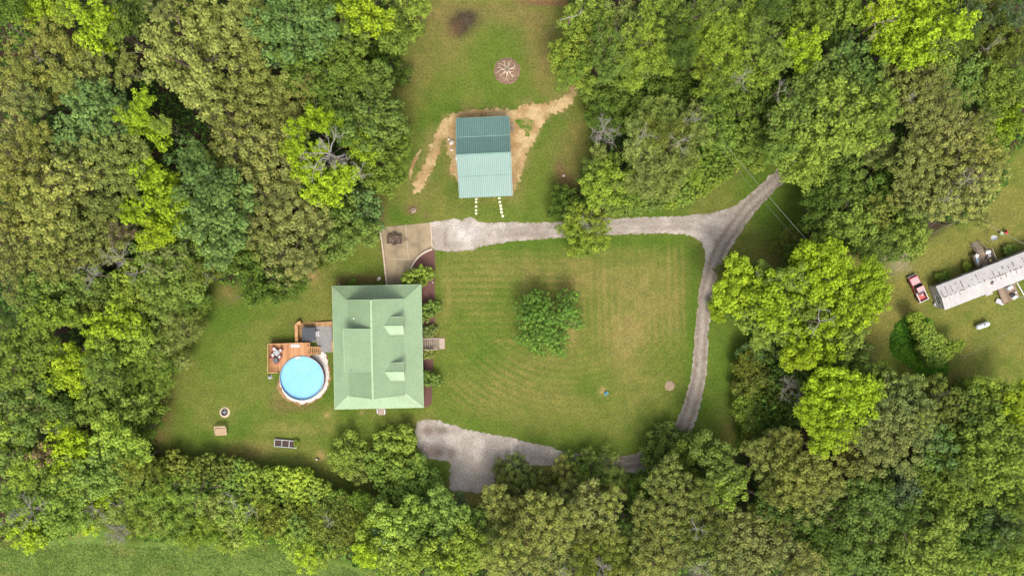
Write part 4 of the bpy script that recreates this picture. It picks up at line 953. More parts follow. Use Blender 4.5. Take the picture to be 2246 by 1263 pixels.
# lower porch
tp = P(2213, 645, .4); po = empty('wooden_porch', (tp.x, tp.y, 0), ang, 'broken brown wooden porch littered with junk below the mobile home', 'porch')
MB().box((0, .2, .42), (3.3, 2.9, .08)).build('porch_floor', M['oldboard'], po); m_ = MB(); m_.bar((1.5, 1.6, 1.3), (1.9, -1.3, 1.3), .12, .08); m_.bar((1.9, -1.3, 0), (1.9, -1.3, 1.3), .1, .1); m_.bar((1.5, 1.5, 0), (1.5, 1.5, 1.3), .1, .1); m_.build('railing', M['white'], po)
loose('metal_sheet', 2193.5, 662, .25, (1.5, .85, .04), ang - .75, 'lightgrey', 'pale metal sheet at the lower left corner of the broken brown porch', 'metal sheet', .0)
loose('white_chair', 2224, 652, .5, (.9, .5, .35), ang + .2, 'white', 'white folded chair on the right side of the broken brown porch', 'chair', .05)
loose('white_bucket', 2226, 641, .5, (.35, .35, .4), 0, 'white', 'small round white bucket on the broken brown porch', 'bucket', lumpy=True)
loose('appliance', 2210.5, 631, .5, (1.0, .7, .7), ang + .2, 'lightgrey', 'light grey appliance where the broken porch meets the mobile home', 'appliance', .05)
loose('black_bag', 2219, 647, .5, (.9, .8, .4), 0, 'black', 'crumpled black bag in the middle of the broken brown porch', 'bag', lumpy=True)
loose('plank_pile', 2203, 659, .05, (1.5, .5, .2), ang - .9, 'rust', 'pile of rusty brown boards at the bottom of the broken porch', 'boards', .0)
# propane tank
pt = P(2156, 713.5, .8); t = empty('propane_tank', (pt.x, pt.y, 0), math.radians(20), 'light grey propane tank with rounded ends on the lawn below the mobile home', 'propane tank')
m_ = MB(); pr_ = [(-1.28, .02), (-1.24, .22), (-1.14, .36), (-.98, .45), (-.8, .48), (.8, .48), (.98, .45), (1.14, .36), (1.24, .22), (1.28, .02)]
m_.tube([(x, 0, .72) for x, _ in pr_], [r for _, r in pr_], 20); m_.build('tank_body', M['tank'], t, smooth=True)
MB().lathe((.1, 0, 1.18), [(.16, 0), (.16, .12), (.01, .15)], 12).build('valve_dome', M['grey'], t)
for x in (-.7, .7): MB().box((x, 0, .15), (.14, .6, .3)).build('leg', M['darkgrey'], t)
t = empty('satellite_dish', (*P(2165.5, 530.5).xy, 0), .5, 'white satellite dish on a pole above the mobile home porch', 'satellite dish')
MB().tube([(0, 0, 0), (0, 0, 1.5)], .05, 8).build('pole', M['lightgrey'], t)
dsh = MB().lathe((0, 0, 0), [(.01, .0), (.3, .02), (.6, .08), (.86, .17)], 28).build('dish', M['lightgrey'], t, smooth=True); dsh.location = (.25, .45, 1.65); dsh.rotation_euler = (-.45, .1, 0); dsh.scale = (.72, .58, 1)
def fchair(px, py, rz, mat, label):
    t = empty('folding_chair', (*P(px, py).xy, 0), rz, label, 'chair')
    MB().box((0, 0, .42), (.6, .6, .05)).build('seat', M[mat], t, bevel=.02); MB().box((-.3, 0, .75), (.05, .6, .6), 0, 0, -.25).build('backrest', M[mat], t, bevel=.02)
    for sx in (1, -1):
        for sy in (1, -1): MB().box((sx * .25, sy * .26, .2), (.03, .03, .4)).build('leg', M['darkgrey'], t)
fchair(2193, 512.5, .8, 'palegreen', 'pale green lawn chair next to the red lawn chair above the mobile home'); fchair(2204, 510, -.6, 'red', 'dark red lawn chair under the cable above the mobile home')

# ---------------------------------------------------------------- cables on poles
def wire(p0, z0, p1, z1, label, rad=.03, sag=.7):
    a, b = P(*p0, z0), P(*p1, z1); pts = []
    for k in range(17): t = k / 16; q = a.lerp(b, t); q.z -= sag * 4 * t * (1 - t); pts.append(q)
    return tag(MB().tube(pts, rad, 6).build('power_cable', M['cable']), label, 'cable')
def pole(px, py, h, label):
    t = empty('utility_pole', (*P(px, py, h).xy, 0), .8, label, 'utility pole')
    MB().tube([(0, 0, 0), (0, 0, h)], [.16, .1], 10).build('pole_shaft', M['bark'], t); MB().box((0, 0, h - .5), (1.6, .1, .12)).build('crossarm', M['bark'], t)
wire((1528, 238), 9, (1782, 540), 9, 'upper pale cable running diagonally over the gravel fork', .028); wire((1520, 250), 6, (1774, 556), 6, 'lower thin cable running diagonally over the gravel fork', .014)
wire((2150, 480), 8, (2330, 575), 8, 'pale cable crossing above the red lawn chair at the right edge', .03); wire((2030, 520), 7, (2112, 480), 7, 'short pale cable right of the dark green trees above the pickup', .03, .2)
wire((2028, 498), 7, (2082, 455), 7, 'upper of two close cables between the olive trees and dark green trees', .025, .2); wire((2033, 503), 6.5, (2088, 460), 6.5, 'lower of two close cables between the olive trees and dark green trees', .025, .2)
wire((1885, 605), 8, (1972, 548), 8, 'cable between the yellow-green trees and the grey bare patch above the pickup', .035, .3); wire((2108, 787), 6, (2330, 672), 6, 'long thin cable over the lawn below the propane tank', .016, .6)
pole(1528, 238, 9, 'wooden utility pole hidden in the trees at the upper end of the cables'); pole(1782, 540, 9, 'wooden utility pole in the trees at the lower end of the diagonal cables')
# ---------------------------------------------------------------- trees
def unit(v): return v / (np.linalg.norm(v, axis=-1, keepdims=True) + 1e-9)
def sphere_dirs(n, g, zmin=-1.0):
    z = g.uniform(zmin, 1, n); a = g.uniform(0, 2 * np.pi, n); r = np.sqrt(1 - z * z); return np.stack([r * np.cos(a), r * np.sin(a), z], 1)
def leaf_quads(pos, nrm, ln, wd, g, long=None):
    """diamond leaf clumps at pos, facing nrm"""
    n = len(pos); nrm = unit(nrm)
    t = g.normal(size=(n, 3)) if long is None else long + 0.35 * g.normal(size=(n, 3))
    t = unit(t - nrm * (t * nrm).sum(1, keepdims=True)); b = np.cross(nrm, t)
    L = (ln * g.uniform(.65, 1.35, n))[:, None] / 2; Wd = (wd * g.uniform(.65, 1.35, n))[:, None] / 2
    k = nrm * L * .25
    return np.stack([pos - t * L - k, pos - b * Wd, pos + t * L - k, pos + b * Wd], 1)
def lobes_for(Rr, n, g, rl=(.26, .40), dome=.55, jit=.12, ecc=0.0, sep=1.34):
    """upper tier of separate leafy clumps, then a lower tier that closes the gaps from beneath"""
    out = []; sh = (g.uniform(.10, .24), g.uniform(.08, .18), g.uniform(0, 6.28), g.uniform(0, 6.28))
    for tier in (0, 1):
        tries = 0; m = 0
        while m < (n if tier == 0 else int(n * .5)) and tries < 3000:
            tries += 1; r = g.uniform(*rl) * Rr * (1 if tier == 0 else 1.15); a = g.uniform(0, 2 * np.pi)
            lim = Rr * (1 + sh[0] * np.sin(2 * a + sh[2]) + sh[1] * np.sin(3 * a + sh[3])) * (1 if tier == 0 else .88) - r * .9; d = lim * np.sqrt(g.uniform(0, 1)); x, y = d * np.cos(a), d * np.sin(a)
            if all((x - q[0]) ** 2 + (y - q[1]) ** 2 > ((sep if tier == 0 else .62) * (r + q[3])) ** 2 for q in out if tier == 0 or q[4] == 1):
                z = dome * Rr * np.sqrt(max(0, 1 - (d / Rr) ** 2)) + g.normal() * jit * Rr - tier * .72 * Rr; out.append((x, y, z, r, tier)); m += 1
    return [q[:4] for q in out]
STY = dict(   # puff radius, leaves per puff, leaf length, width, lobe radii, dome, spread of leaf normals, feathering
    puff=dict(pr=.34, m=20, ll=.25, lw=.17, rl=(.13, .22), nl=30, dome=.46, jit=.10, rnd=.38, feather=0, dens=.95),
    broad=dict(pr=.46, m=24, ll=.32, lw=.24, rl=(.17, .31), nl=22, dome=.55, jit=.11, rnd=.30, feather=0, dens=.85),
    fern=dict(pr=.50, m=20, ll=.62, lw=.13, rl=(.16, .28), nl=24, dome=.50, jit=.12, rnd=.8, feather=1, dens=.75),
    sparse=dict(pr=.50, m=20, ll=.32, lw=.20, rl=(.14, .24), nl=30, dome=.45, jit=.14, rnd=.5, feather=0, dens=.85))
def crown_quads(lobes, st, g, scale=1.0):
    out = []
    for (x, y, z, r) in lobes:
        pr = st['pr'] * scale; npf = max(6, int(st['dens'] * 2.15 * r * r / pr ** 2)); c = np.array([x, y, z])
        kk = np.arange(npf) + .5; zz = 1 - kk / npf * 1.45; aa = kk * 2.39996 + g.uniform(0, 6.28); q_ = np.sqrt(np.maximum(0, 1 - zz * zz))
        d = unit(np.stack([q_ * np.cos(aa), q_ * np.sin(aa), zz], 1) + g.normal(size=(npf, 3)) * .10)
        pc_ = c + d * (r * g.uniform(.74, 1.16, (npf, 1))) * np.array([1, 1, .82]); prs = pr * g.uniform(.6, 1.15, npf)
        m = st['m']; dd = sphere_dirs(npf * m, g, -.35).reshape(npf, m, 3); dd = unit(dd + .35 * d[:, None, :])
        pos = pc_[:, None, :] + dd * (prs[:, None] * g.uniform(.55, 1.1, (npf, m)))[:, :, None]
        nr = dd * .9 + d[:, None, :] * .35 + np.array([0, 0, .35]) + st['rnd'] * g.normal(size=dd.shape)
        lg = None
        if st['feather']: lg = (dd * .8 + d[:, None, :] * .9 + np.array([0, 0, .1])).reshape(-1, 3); nr = g.normal(size=dd.shape) * .8 + np.array([0, 0, .9])
        out.append(leaf_quads(pos.reshape(-1, 3), nr.reshape(-1, 3), st['ll'] * (1 if scale == 1 else .85), st['lw'], g, lg))
        ni = int(npf * 2.6); di = sphere_dirs(ni, g, -1) * r * g.uniform(.15, .58, (ni, 1))       # inner leaves that close the lobe
        out.append(leaf_quads(c + di, di / r + np.array([0, 0, .8]), st['ll'] * 1.9, st['lw'] * 2.0, g))
    return np.concatenate(out)
TH = 10.0
def trunk_mesh(name, lobes, g, Rr, rad=.30, mat='bark'):
    m = MB(); wob = [(g.normal() * .15, g.normal() * .15) for _ in range(5)]
    pts = [Vector((wob[k][0] * (k > 0), wob[k][1] * (k > 0), TH * k / 4.3)) for k in range(5)]
    m.tube(pts, [rad * 1.35, rad, rad * .85, rad * .65, rad * .4], 7)
    for (x, y, z, r) in lobes[:13]:
        s = pts[2].lerp(pts[4], g.random()); e = Vector((x, y, TH + z * .9)); mid = s.lerp(e, .5) + Vector((g.normal() * .3, g.normal() * .3, -.3 + g.normal() * .2))
        m.tube([s, mid, e], [rad * .36, rad * .24, .04], 5, cap=False)
        for _ in range(2):
            q = mid.lerp(e, g.uniform(.2, .8)); e2 = e + Vector((g.normal(), g.normal(), g.normal() * .4)) * r * .6; m.tube([q, q.lerp(e2, .5) + Vector((0, 0, .12)), e2], [rad * .14, rad * .10, .02], 4, cap=False)
    me = bpy.data.meshes.new(name); me.from_pydata(m.v, [], m.f); me.materials.append(M[mat]); me.update(); return me
VAR = {}
for sname, cnt in (('puff', 6), ('broad', 6), ('fern', 4), ('sparse', 3)):
    VAR[sname] = []
    for k in range(cnt):
        g = np.random.default_rng(100 + 17 * k + len(sname)); st = dict(STY[sname]); kk_ = (.8, 1.0, 1.25, .9, 1.12, 1.0)[k]; st['ll'] *= kk_; st['lw'] *= kk_; st['pr'] *= (1.15, 1.0, 1.2, .88, 1.0, .95)[k]
        lb = lobes_for(5.0, st['nl'], g, st['rl'], st['dome'], st['jit'])
        VAR[sname].append((quads_obj('crown', crown_quads(lb, st, g), M['foliage'], link=False), trunk_mesh('trunk', lb, g, 5.0)))
for sname in ('broad', 'fern', 'puff'):
    VAR['s' + sname] = []
    for k in range(3):
        g = np.random.default_rng(300 + 11 * k + len(sname)); st = dict(STY[sname]); lb = lobes_for(2.2, 14, g, (.24, .42), .45, .12, 0, .85)
        st['pr'] *= .8
        VAR['s' + sname].append((quads_obj('crown', crown_quads(lb, st, g, .9), M['foliage'], link=False), trunk_mesh('trunk', lb, g, 2.2, .12)))

COL = dict(O=(0.186, 0.200, 0.052), Q=(0.148, 0.172, 0.044), Y=(0.200, 0.275, 0.014), L=(0.148, 0.202, 0.028), G=(0.110, 0.162, 0.028), B=(0.096, 0.156, 0.040),
           D=(0.068, 0.110, 0.017), J=(0.070, 0.106, 0.038), P=(0.160, 0.196, 0.048), E=(0.100, 0.122, 0.020), K=(0.12, 0.095, 0.05))
CN = dict(O='olive-tan', Q='dull olive', Y='bright yellow-green', L='light green', G='mid-green', B='bluish green', D='dark green', J='dark grey-green', P='pale grey-green', E='dark olive-green', K='brownish')
TREES = []     # px, py, r px, colour, style, height of crown top
def T(s, style, z):
    for it in s.split(';'):
        it = it.strip()
        if not it: continue
        f = it.split(); TREES.append((float(f[0]), float(f[1]), float(f[2]), f[3], f[4] if len(f) > 4 else style, float(f[5]) if len(f) > 5 else z))
# upper left woods
T("65 10 44 Y;120 22 34 Y;215 45 60 Y;160 20 38 L;292 28 42 D;20 18 36 D;265 70 30 G;", 'broad', 17)
T("60 92 52 O;118 70 40 O;155 120 52 O;30 160 44 O;205 150 44 Q;95 175 46 O;265 150 40 Q;20 215 40 O;70 225 36 Q;150 185 30 Q", 'puff', 17)
T("390 130 84 O;345 90 50 O;470 95 74 O;430 190 60 O;500 30 58 O;560 25 46 Q;430 30 50 O;360 20 34 Q;555 100 40 O;530 150 50 O", 'puff', 18)
T("192 245 66 B;238 270 52 B;165 290 44 B;205 205 40 B", 'broad', 18)
T("322 225 26 Y;318 262 24 Y;285 262 30 Y;345 292 34 Y;365 280 22 L", 'broad', 17)
T("30 290 46 O;78 305 40 O;18 350 42 O;60 370 50 O;118 340 48 Q;175 345 46 Q;235 335 48 Q;290 335 44 Q;150 400 54 O;215 400 56 Q;90 430 52 O;30 430 50 O;270 400 36 Q", 'puff', 17)
T("480 230 56 Q;540 215 50 O;585 180 48 O;640 205 48 O;680 190 22 O;510 285 56 O;565 270 52 O;620 250 44 O;490 340 50 Q;545 340 58 O;600 320 48 O;590 385 52 O;640 400 34 Q;530 400 50 Q;655 300 26 Q", 'puff', 17)
T("340 400 52 Y;330 460 60 Y;375 480 46 Y;385 430 34 Y;345 520 36 Y;290 470 28 Y", 'broad', 19)
T("420 350 46 B;445 405 62 B;500 440 58 B;440 480 60 B;500 500 54 B;480 550 44 B;400 540 36 G", 'broad', 18)
T("640 90 62 B;590 60 40 B;700 55 52 B;650 150 48 G;720 120 58 G;760 80 50 G;770 150 46 G;700 190 50 G;620 20 40 B;690 5 40 G", 'broad', 18)
T("780 25 44 Y;830 45 40 Y;760 5 40 L;885 25 46 L;860 80 42 G;905 60 28 G;820 110 36 D;865 150 38 D;830 160 36 G;930 15 20 L", 'broad', 16)
T("765 230 44 G;820 225 50 G;855 265 44 G;800 290 50 G;850 320 46 G;870 290 34 L;790 350 34 G;760 290 36 D;810 190 30 G;888 320 18 G", 'broad', 16)
T("690 265 34 Y;655 290 26 Y;725 270 26 Y;655 345 34 Y;700 330 22 Y;795 325 34 Y;680 385 34 Y;730 400 44 Y;760 390 30 Y;705 425 34 Y;650 325 24 Y", 'broad', 17)
T("835 395 44 G;870 380 28 G;780 440 46 B;810 470 40 B;760 480 44 G;740 450 34 D;800 510 34 G;750 530 40 G;710 560 34 E", 'broad', 13)
T("640 450 46 O;690 480 42 O;610 490 50 O;580 540 44 Q;650 530 54 O;700 530 40 Q;620 570 50 O;665 580 34 O;560 500 36 O;600 440 36 Q", 'puff', 16)
T("590 610 58 D;545 585 44 D;635 620 42 D;555 640 34 D;520 560 44 G;600 640 30 D", 'broad', 12)
# left woods
T("60 480 54 O;20 490 44 O;120 480 52 O;175 470 46 Q;240 470 40 Q;145 545 54 O;200 530 50 Q;90 550 44 O;25 560 46 O;40 620 40 Q;250 530 40 Q;190 580 44 Q;120 590 40 O;10 400 40 O;270 510 26 K", 'puff', 17)
T("100 620 52 G;70 660 40 G;155 640 48 G;200 620 40 G;165 685 30 E;20 720 30 D;60 740 42 G;25 770 44 G;200 660 40 E;235 640 30 G", 'broad', 13)
T("275 610 36 L;325 560 44 G;370 570 44 Q;430 560 46 G;395 600 46 G;340 610 46 G;400 630 40 G;300 655 44 L;265 665 34 L;350 660 42 G;440 600 34 E;420 650 38 D", 'broad', 14)
T("90 690 34 L;130 685 34 L;155 700 26 L;110 705 28 L;225 715 42 Y;270 710 44 Y;250 755 50 L;300 740 34 L;215 755 30 L", 'broad', 16)
T("150 790 40 Y;185 800 36 Y;130 825 38 Y;165 830 34 Y;60 785 44 G;100 760 34 G;40 820 48 G;90 850 46 G;20 870 44 G;220 800 32 G;225 830 38 G", 'broad', 15)
T("370 690 48 P;410 680 36 G;350 730 50 G;400 730 36 Q;310 780 48 G;360 775 44 P;390 770 26 E;300 820 46 G;340 815 40 G;265 800 40 G;285 850 40 D;325 860 38 G;430 705 26 E;370 800 26 G", 'fern', 9)
T("30 905 44 P;70 895 46 P;100 925 38 P;60 935 34 G;130 900 36 G;180 875 46 L;225 870 42 L;205 905 38 L;250 900 38 G;290 900 40 G;325 905 30 G;265 940 36 G;310 940 34 D", 'broad', 13)
T("140 960 42 Y;175 990 36 Y;135 1000 34 Y;200 960 44 L;235 975 36 L;275 965 36 L;300 990 34 L;240 940 34 L;255 1010 40 G;220 1020 44 G;285 1020 30 E", 'broad', 14)
T("30 950 44 L;20 1000 48 G;50 1030 40 L;25 1060 44 G;90 1000 30 K;100 1045 44 G;150 1040 46 L;190 1055 44 G;140 1085 42 G;95 1080 34 G;230 1060 34 G;60 1085 30 D", 'broad', 13)
# lower left hedge and thicket
T("20 1120 38 G;50 1165 32 Y;75 1190 24 Y;110 1120 42 G;145 1150 40 G;90 1160 34 L;180 1150 30 Y;190 1115 36 E;215 1090 30 Y;20 1160 22 L;230 1130 30 P", 'broad', 9)
T("290 1070 34 L;260 1110 34 L;310 1110 38 G;345 1080 36 G;330 1150 36 P;290 1150 30 L;380 1110 42 G;420 1090 40 G;420 1150 44 L;380 1160 36 G;460 1120 36 P;450 1170 34 L;250 1180 20 P;410 1190 24 L;340 1050 26 E", 'fern', 8)
T("360 1025 30 E;400 1030 30 E;440 1035 30 E;480 1035 30 E;520 1045 28 G;500 1080 34 G;550 1050 30 L;590 1055 28 L;630 1060 32 L;665 1065 30 L;695 1075 26 L;560 1085 32 G;610 1095 34 G;655 1100 34 L;700 1105 30 G;735 1095 22 D;320 1030 24 E", 'sbroad', 4)
T("505 1120 32 L;540 1140 34 L;510 1160 34 P;545 1175 26 L;580 1130 30 E;575 1100 26 L;600 1150 30 E;640 1140 34 E;680 1135 34 E;720 1130 34 E;755 1120 32 E;790 1100 24 D;790 1130 32 E;820 1115 30 G;700 1165 34 E;740 1160 34 E;765 1180 30 E;660 1170 30 G;500 1195 22 L", 'sfern', 5)
T("625 1165 28 L;640 1195 30 L;680 1195 36 L;710 1205 34 L;670 1225 34 Y;700 1230 26 L;655 1160 24 G;695 1160 26 L", 'sparse', 7)
T("760 985 34 L;785 1005 36 L;765 1025 32 L;790 1045 26 P;745 1005 24 L", 'broad', 9)
T("850 965 32 L;880 980 36 L;835 1000 34 G;880 1020 44 L;850 1045 44 G;900 1050 34 G;835 1040 30 G;825 1015 30 G;890 960 24 L;915 1015 22 G", 'broad', 11)
T("930 1075 40 G;965 1095 32 G;900 1090 34 G;860 1100 38 G;900 1130 42 L;850 1145 40 L;815 1175 40 L;840 1180 26 J;880 1190 44 L;850 1225 46 L;800 1220 30 Y;910 1160 36 G;935 1140 40 J;925 1185 36 J;965 1140 36 D;905 1230 40 L;940 1225 34 G;985 1125 32 G;960 1175 34 J;820 1205 30 L", 'broad', 12)
T("990 1165 36 G;1015 1190 40 L;985 1210 42 L;1030 1230 40 L;1000 1245 34 Y;1045 1190 30 L;1040 1150 30 D;1015 1130 24 G;970 1250 30 L;1010 1100 18 J", 'broad', 13)
# bottom woods
T("1110 1050 34 Q;1140 1035 36 P;1165 1060 36 Q;1130 1080 40 Q;1085 1095 34 O;1075 1130 40 Q;1110 1130 40 O;1180 1090 34 E;1155 1120 42 O;1205 1075 36 E;1200 1120 44 O;1090 1175 40 Q;1150 1165 44 O;1205 1165 48 O;1240 1140 40 O;1160 1210 48 O;1210 1215 40 Q;1110 1220 40 Q;1250 1190 40 O;1140 1250 44 O;1080 1240 34 Q;1200 1258 40 O", 'puff', 15)
T("1245 1035 32 O;1270 1070 38 O;1290 1110 44 O;1320 1140 42 O;1290 1160 42 O;1340 1100 34 O;1240 1090 36 Q;1265 1015 26 G;1330 1170 34 O;1240 1240 44 Q;1285 1205 40 E;1295 1245 44 E;1340 1200 38 E;1345 1250 40 E", 'puff', 15)
T("1300 1035 38 G;1340 1030 38 P;1360 1060 34 P;1310 1070 34 L;1345 1085 26 L;1290 1000 18 P", 'fern', 9)
T("1440 975 34 G;1475 965 36 G;1510 975 34 G;1450 1000 36 G;1500 1010 36 L;1545 985 36 G;1580 1000 34 G;1540 1030 44 L;1590 1035 40 G;1610 1070 42 L;1580 1085 36 L;1625 1040 24 G;1440 1020 24 G;1415 1065 34 D;1400 1085 30 D;1430 1045 22 G", 'broad', 13)
T("1465 1035 34 Q;1450 1070 34 Q;1490 1075 42 Q;1510 1105 40 O;1470 1120 44 O;1425 1120 40 O;1420 1165 40 O;1455 1160 40 O;1450 1205 44 O;1480 1235 36 O;1430 1240 40 O;1390 1220 32 E;1380 1160 26 D;1410 1195 34 Q;1395 1255 34 O;1540 1125 40 Q;1575 1120 38 Q;1600 1130 34 Q;1540 1080 34 E;1520 1165 34 E;1560 1170 38 E;1530 1215 40 P;1560 1240 38 P;1500 1195 30 Q", 'puff', 14)
T("1640 1155 42 O;1610 1175 38 O;1660 1190 46 O;1700 1185 42 O;1625 1215 44 O;1680 1230 50 O;1720 1215 34 O;1600 1240 40 O;1650 1255 36 O;1710 1150 34 E;1690 1110 34 D;1780 1235 38 O;1760 1258 34 O;1740 1250 24 Q;1670 1130 28 E", 'puff', 15)
T("1690 1000 46 Q;1660 985 28 Q;1735 990 44 O;1700 1045 44 Q;1750 1040 48 O;1790 1010 40 O;1800 1060 46 O;1740 1080 44 O;1780 1100 42 Q;1830 1040 42 O;1820 1080 34 Q;1690 1080 28 E;1720 960 30 Q", 'puff', 16)
T("1960 860 36 P;2000 850 36 P;1985 885 40 Q;1945 905 40 Q;2010 905 34 Q;1960 945 50 O;2005 950 42 Q;1915 960 44 O;1880 990 44 O;1930 1005 44 O;1980 1000 44 O;1890 1035 34 O;2025 920 24 P", 'puff', 16)
T("1820 850 46 Y;1860 840 44 Y;1790 890 44 Y;1840 900 50 Y;1890 880 42 Y;1765 900 30 Y;1820 945 42 Y;1850 950 30 Y;1800 970 30 Y;1910 860 26 Y;1780 930 30 Y", 'broad', 17)
T("1910 825 34 L;1940 815 24 L;1890 810 34 G;1850 800 36 D;1880 775 34 D;1820 800 34 G", 'broad', 12)
T("1650 880 32 L;1640 905 28 L;1660 920 34 G;1690 900 34 D;1680 940 36 D;1650 955 26 E;1720 890 34 D;1700 860 34 E;1650 840 34 E;1690 830 36 E;1740 850 34 E;1640 800 28 E;1725 925 30 D", 'sfern', 6)
T("1990 1055 36 J;1975 1085 34 J;2045 960 34 B;2060 990 40 B;2030 1020 36 G;1930 1060 36 D;1900 1075 36 G;1860 1100 40 D;1820 1125 38 D;1780 1140 36 D;1880 1130 44 G;1925 1110 40 G;1900 1170 46 G;1945 1150 44 B;1850 1160 40 D;1850 1200 42 G;1810 1190 40 D;1830 1240 44 G;1890 1225 46 B;1940 1200 46 G;1920 1250 44 B;1975 1130 36 D;1980 1180 40 G;1745 1120 34 D;1760 1170 34 D;1790 1190 30 D", 'broad', 13)
T("2065 1070 40 L;2100 1080 36 L;2050 1110 40 G;2090 1130 42 L;2030 1150 42 G;2070 1170 44 L;2010 1210 46 L;2060 1215 46 L;1970 1240 44 G;2030 1250 42 L;2120 1180 40 D;2110 1230 42 G;2160 1225 42 L;2200 1240 40 L;2240 1230 34 L;2150 1180 40 D;2200 1150 44 J;2240 1180 40 D;2180 1190 36 D;2140 1130 34 D;2220 1110 34 D;2090 1255 36 L", 'broad', 13)
T("2110 960 36 G;2140 980 46 L;2180 960 46 L;2225 965 42 L;2110 1010 42 L;2155 1025 50 L;2205 1015 50 L;2240 1020 34 L;2200 1065 42 L;2235 1075 34 L;2150 1075 30 L;2240 1110 24 L;2100 1045 26 G", 'broad', 15)
T("2130 860 34 G;2160 850 30 L;2150 890 38 G;2190 880 38 L;2225 895 40 Y;2242 860 26 Y;2180 915 34 L;2235 930 28 Y;2120 895 30 G;2075 870 36 E;2050 890 34 E;2090 905 38 E;2050 930 34 D;2085 945 34 D;2125 930 34 D;2050 840 24 E;2210 855 24 L", 'broad', 11)
# right-centre
T("1620 585 34 Y;1640 615 34 Y;1590 630 30 Y;1610 660 40 Y;1650 655 42 Y;1585 665 26 Y;1575 690 18 Y;1690 640 44 Y;1660 690 38 L;1700 690 44 Y;1740 660 44 L;1760 620 42 Y;1730 610 34 L;1780 560 42 Y;1830 560 40 Y;1800 600 50 Y;1850 600 44 Y;1820 645 50 Y;1870 640 44 Y;1780 680 42 L;1900 600 34 Y;1925 600 22 Y;1910 640 38 Y;1930 660 24 Y;1905 685 30 Y;1860 690 40 Y;1820 715 30 Y;1790 745 42 Y;1750 740 40 Y;1720 725 34 L;1850 740 40 L;1815 770 36 Y;1740 775 34 Y;1680 725 28 L;1765 790 26 Y;1880 720 26 L;1680 600 28 G", 'broad', 16)
T("1650 780 28 B;1700 770 34 D;1720 820 34 D;1770 830 34 G;1860 770 34 D;1800 810 34 G;1665 745 24 L;1740 570 28 D;1720 545 24 E;1745 600 30 G;1735 520 22 E;1590 590 18 E", 'broad', 8)
# upper right woods
T("1255 110 46 L;1290 90 34 L;1235 140 34 L;1270 155 40 L;1225 120 26 L;1290 130 30 G;1245 170 28 G;1280 20 46 L;1320 35 40 L;1255 45 26 L;1320 70 34 G", 'broad', 15)
T("1360 50 52 P;1400 40 44 P;1375 95 52 L;1330 110 40 G;1410 110 46 P;1430 75 36 L;1345 150 36 G;1390 150 38 L;1440 130 38 L;1475 100 36 G;1470 60 38 G;1430 10 38 L;1480 15 40 G", 'fern', 16)
T("1540 25 50 G;1590 20 48 G;1530 80 44 L;1580 70 52 L;1630 50 52 L;1620 110 54 L;1670 90 44 G;1670 40 36 G;1580 130 44 L;1650 150 48 L;1545 150 34 L;1555 185 30 L;1600 170 42 G;1700 130 36 G;1500 50 34 D;1500 120 34 D;1690 15 34 D", 'fern', 17)
T("1640 200 50 G;1600 220 46 G;1690 200 44 G;1570 250 44 G;1620 265 50 G;1670 250 46 G;1580 290 40 G;1640 310 40 G;1560 210 30 D;1705 240 34 D;1680 300 36 G", 'sparse', 13)
T("1420 180 46 D;1370 190 44 D;1330 200 40 G;1460 180 40 D;1500 190 40 D;1520 220 34 D;1320 235 34 D;1370 235 40 D;1300 210 30 G;1400 225 30 D;1480 215 30 D;1345 265 34 D;1305 260 26 D;1500 150 30 D", 'broad', 7)
T("1450 235 36 P;1410 255 34 P;1480 260 34 P;1530 255 32 P;1400 290 30 P;1450 290 36 E;1500 300 40 P;1540 290 26 P;1430 320 40 P;1480 345 44 P;1420 365 44 P;1470 390 42 P;1510 340 36 P;1400 400 34 P;1440 410 34 P;1520 380 30 L;1390 330 28 P", 'fern', 12)
T("1315 335 24 P;1330 385 36 L;1300 395 30 L;1350 415 38 L;1310 430 32 L;1375 395 30 L;1340 445 30 G;1295 370 24 G;1390 440 26 G;1335 355 26 L", 'broad', 10)
T("1235 425 26 D;1225 460 22 D;1255 440 28 D;1250 470 24 G;1285 455 24 D", 'broad', 6)
T("1262 485 34 L;1295 478 36 L;1318 502 30 L;1268 522 36 L;1305 525 36 L;1285 545 26 L;1248 505 24 L", 'sparse', 8)
T("1410 445 24 G;1440 440 24 G;1470 435 24 L;1500 425 26 G;1530 410 26 L;1560 395 26 L;1585 375 24 G;1540 370 28 G;1600 345 26 L;1630 340 26 L;1660 335 24 L;1380 455 20 G;1560 350 28 G;1570 320 30 G;1600 315 26 G;1660 360 18 L", 'sbroad', 3.5)
T("1740 100 34 Y;1775 95 34 Y;1765 130 30 Y;1790 75 24 L", 'broad', 17)
T("1730 40 44 G;1775 25 46 G;1820 40 44 G;1800 0 40 G;1850 15 40 L;1880 35 30 L;1720 75 34 D;1710 5 40 D;1830 80 28 D;1860 75 20 D", 'broad', 14)
T("1810 160 50 G;1860 130 44 B;1900 170 44 B;1870 190 48 G;1830 210 50 L;1780 190 44 G;1930 210 40 L;1890 240 50 L;1840 260 52 L;1780 250 50 G;1750 220 36 G;1720 260 44 G;1760 300 50 L;1810 310 50 L;1860 300 46 L;1910 280 40 G;1720 310 40 G;1740 350 44 L;1790 350 42 L;1700 335 28 G;1830 345 36 G;1770 385 36 L;1940 240 28 G", 'broad', 18)
T("1930 300 40 P;1900 330 34 P;1950 330 30 P", 'fern', 11)
T("1960 30 54 Y;2010 30 54 Y;2060 30 48 Y;1940 75 36 Y;1990 80 50 Y;2050 80 50 Y;2100 60 36 Y;1950 110 30 Y;2010 120 36 Y;2060 115 34 L;1925 25 30 Y", 'broad', 18)
T("2130 40 46 J;2180 30 52 E;2230 35 40 J;2160 80 50 E;2210 80 44 E;2120 90 34 G;2235 100 34 E;2190 120 36 E", 'fern', 14)
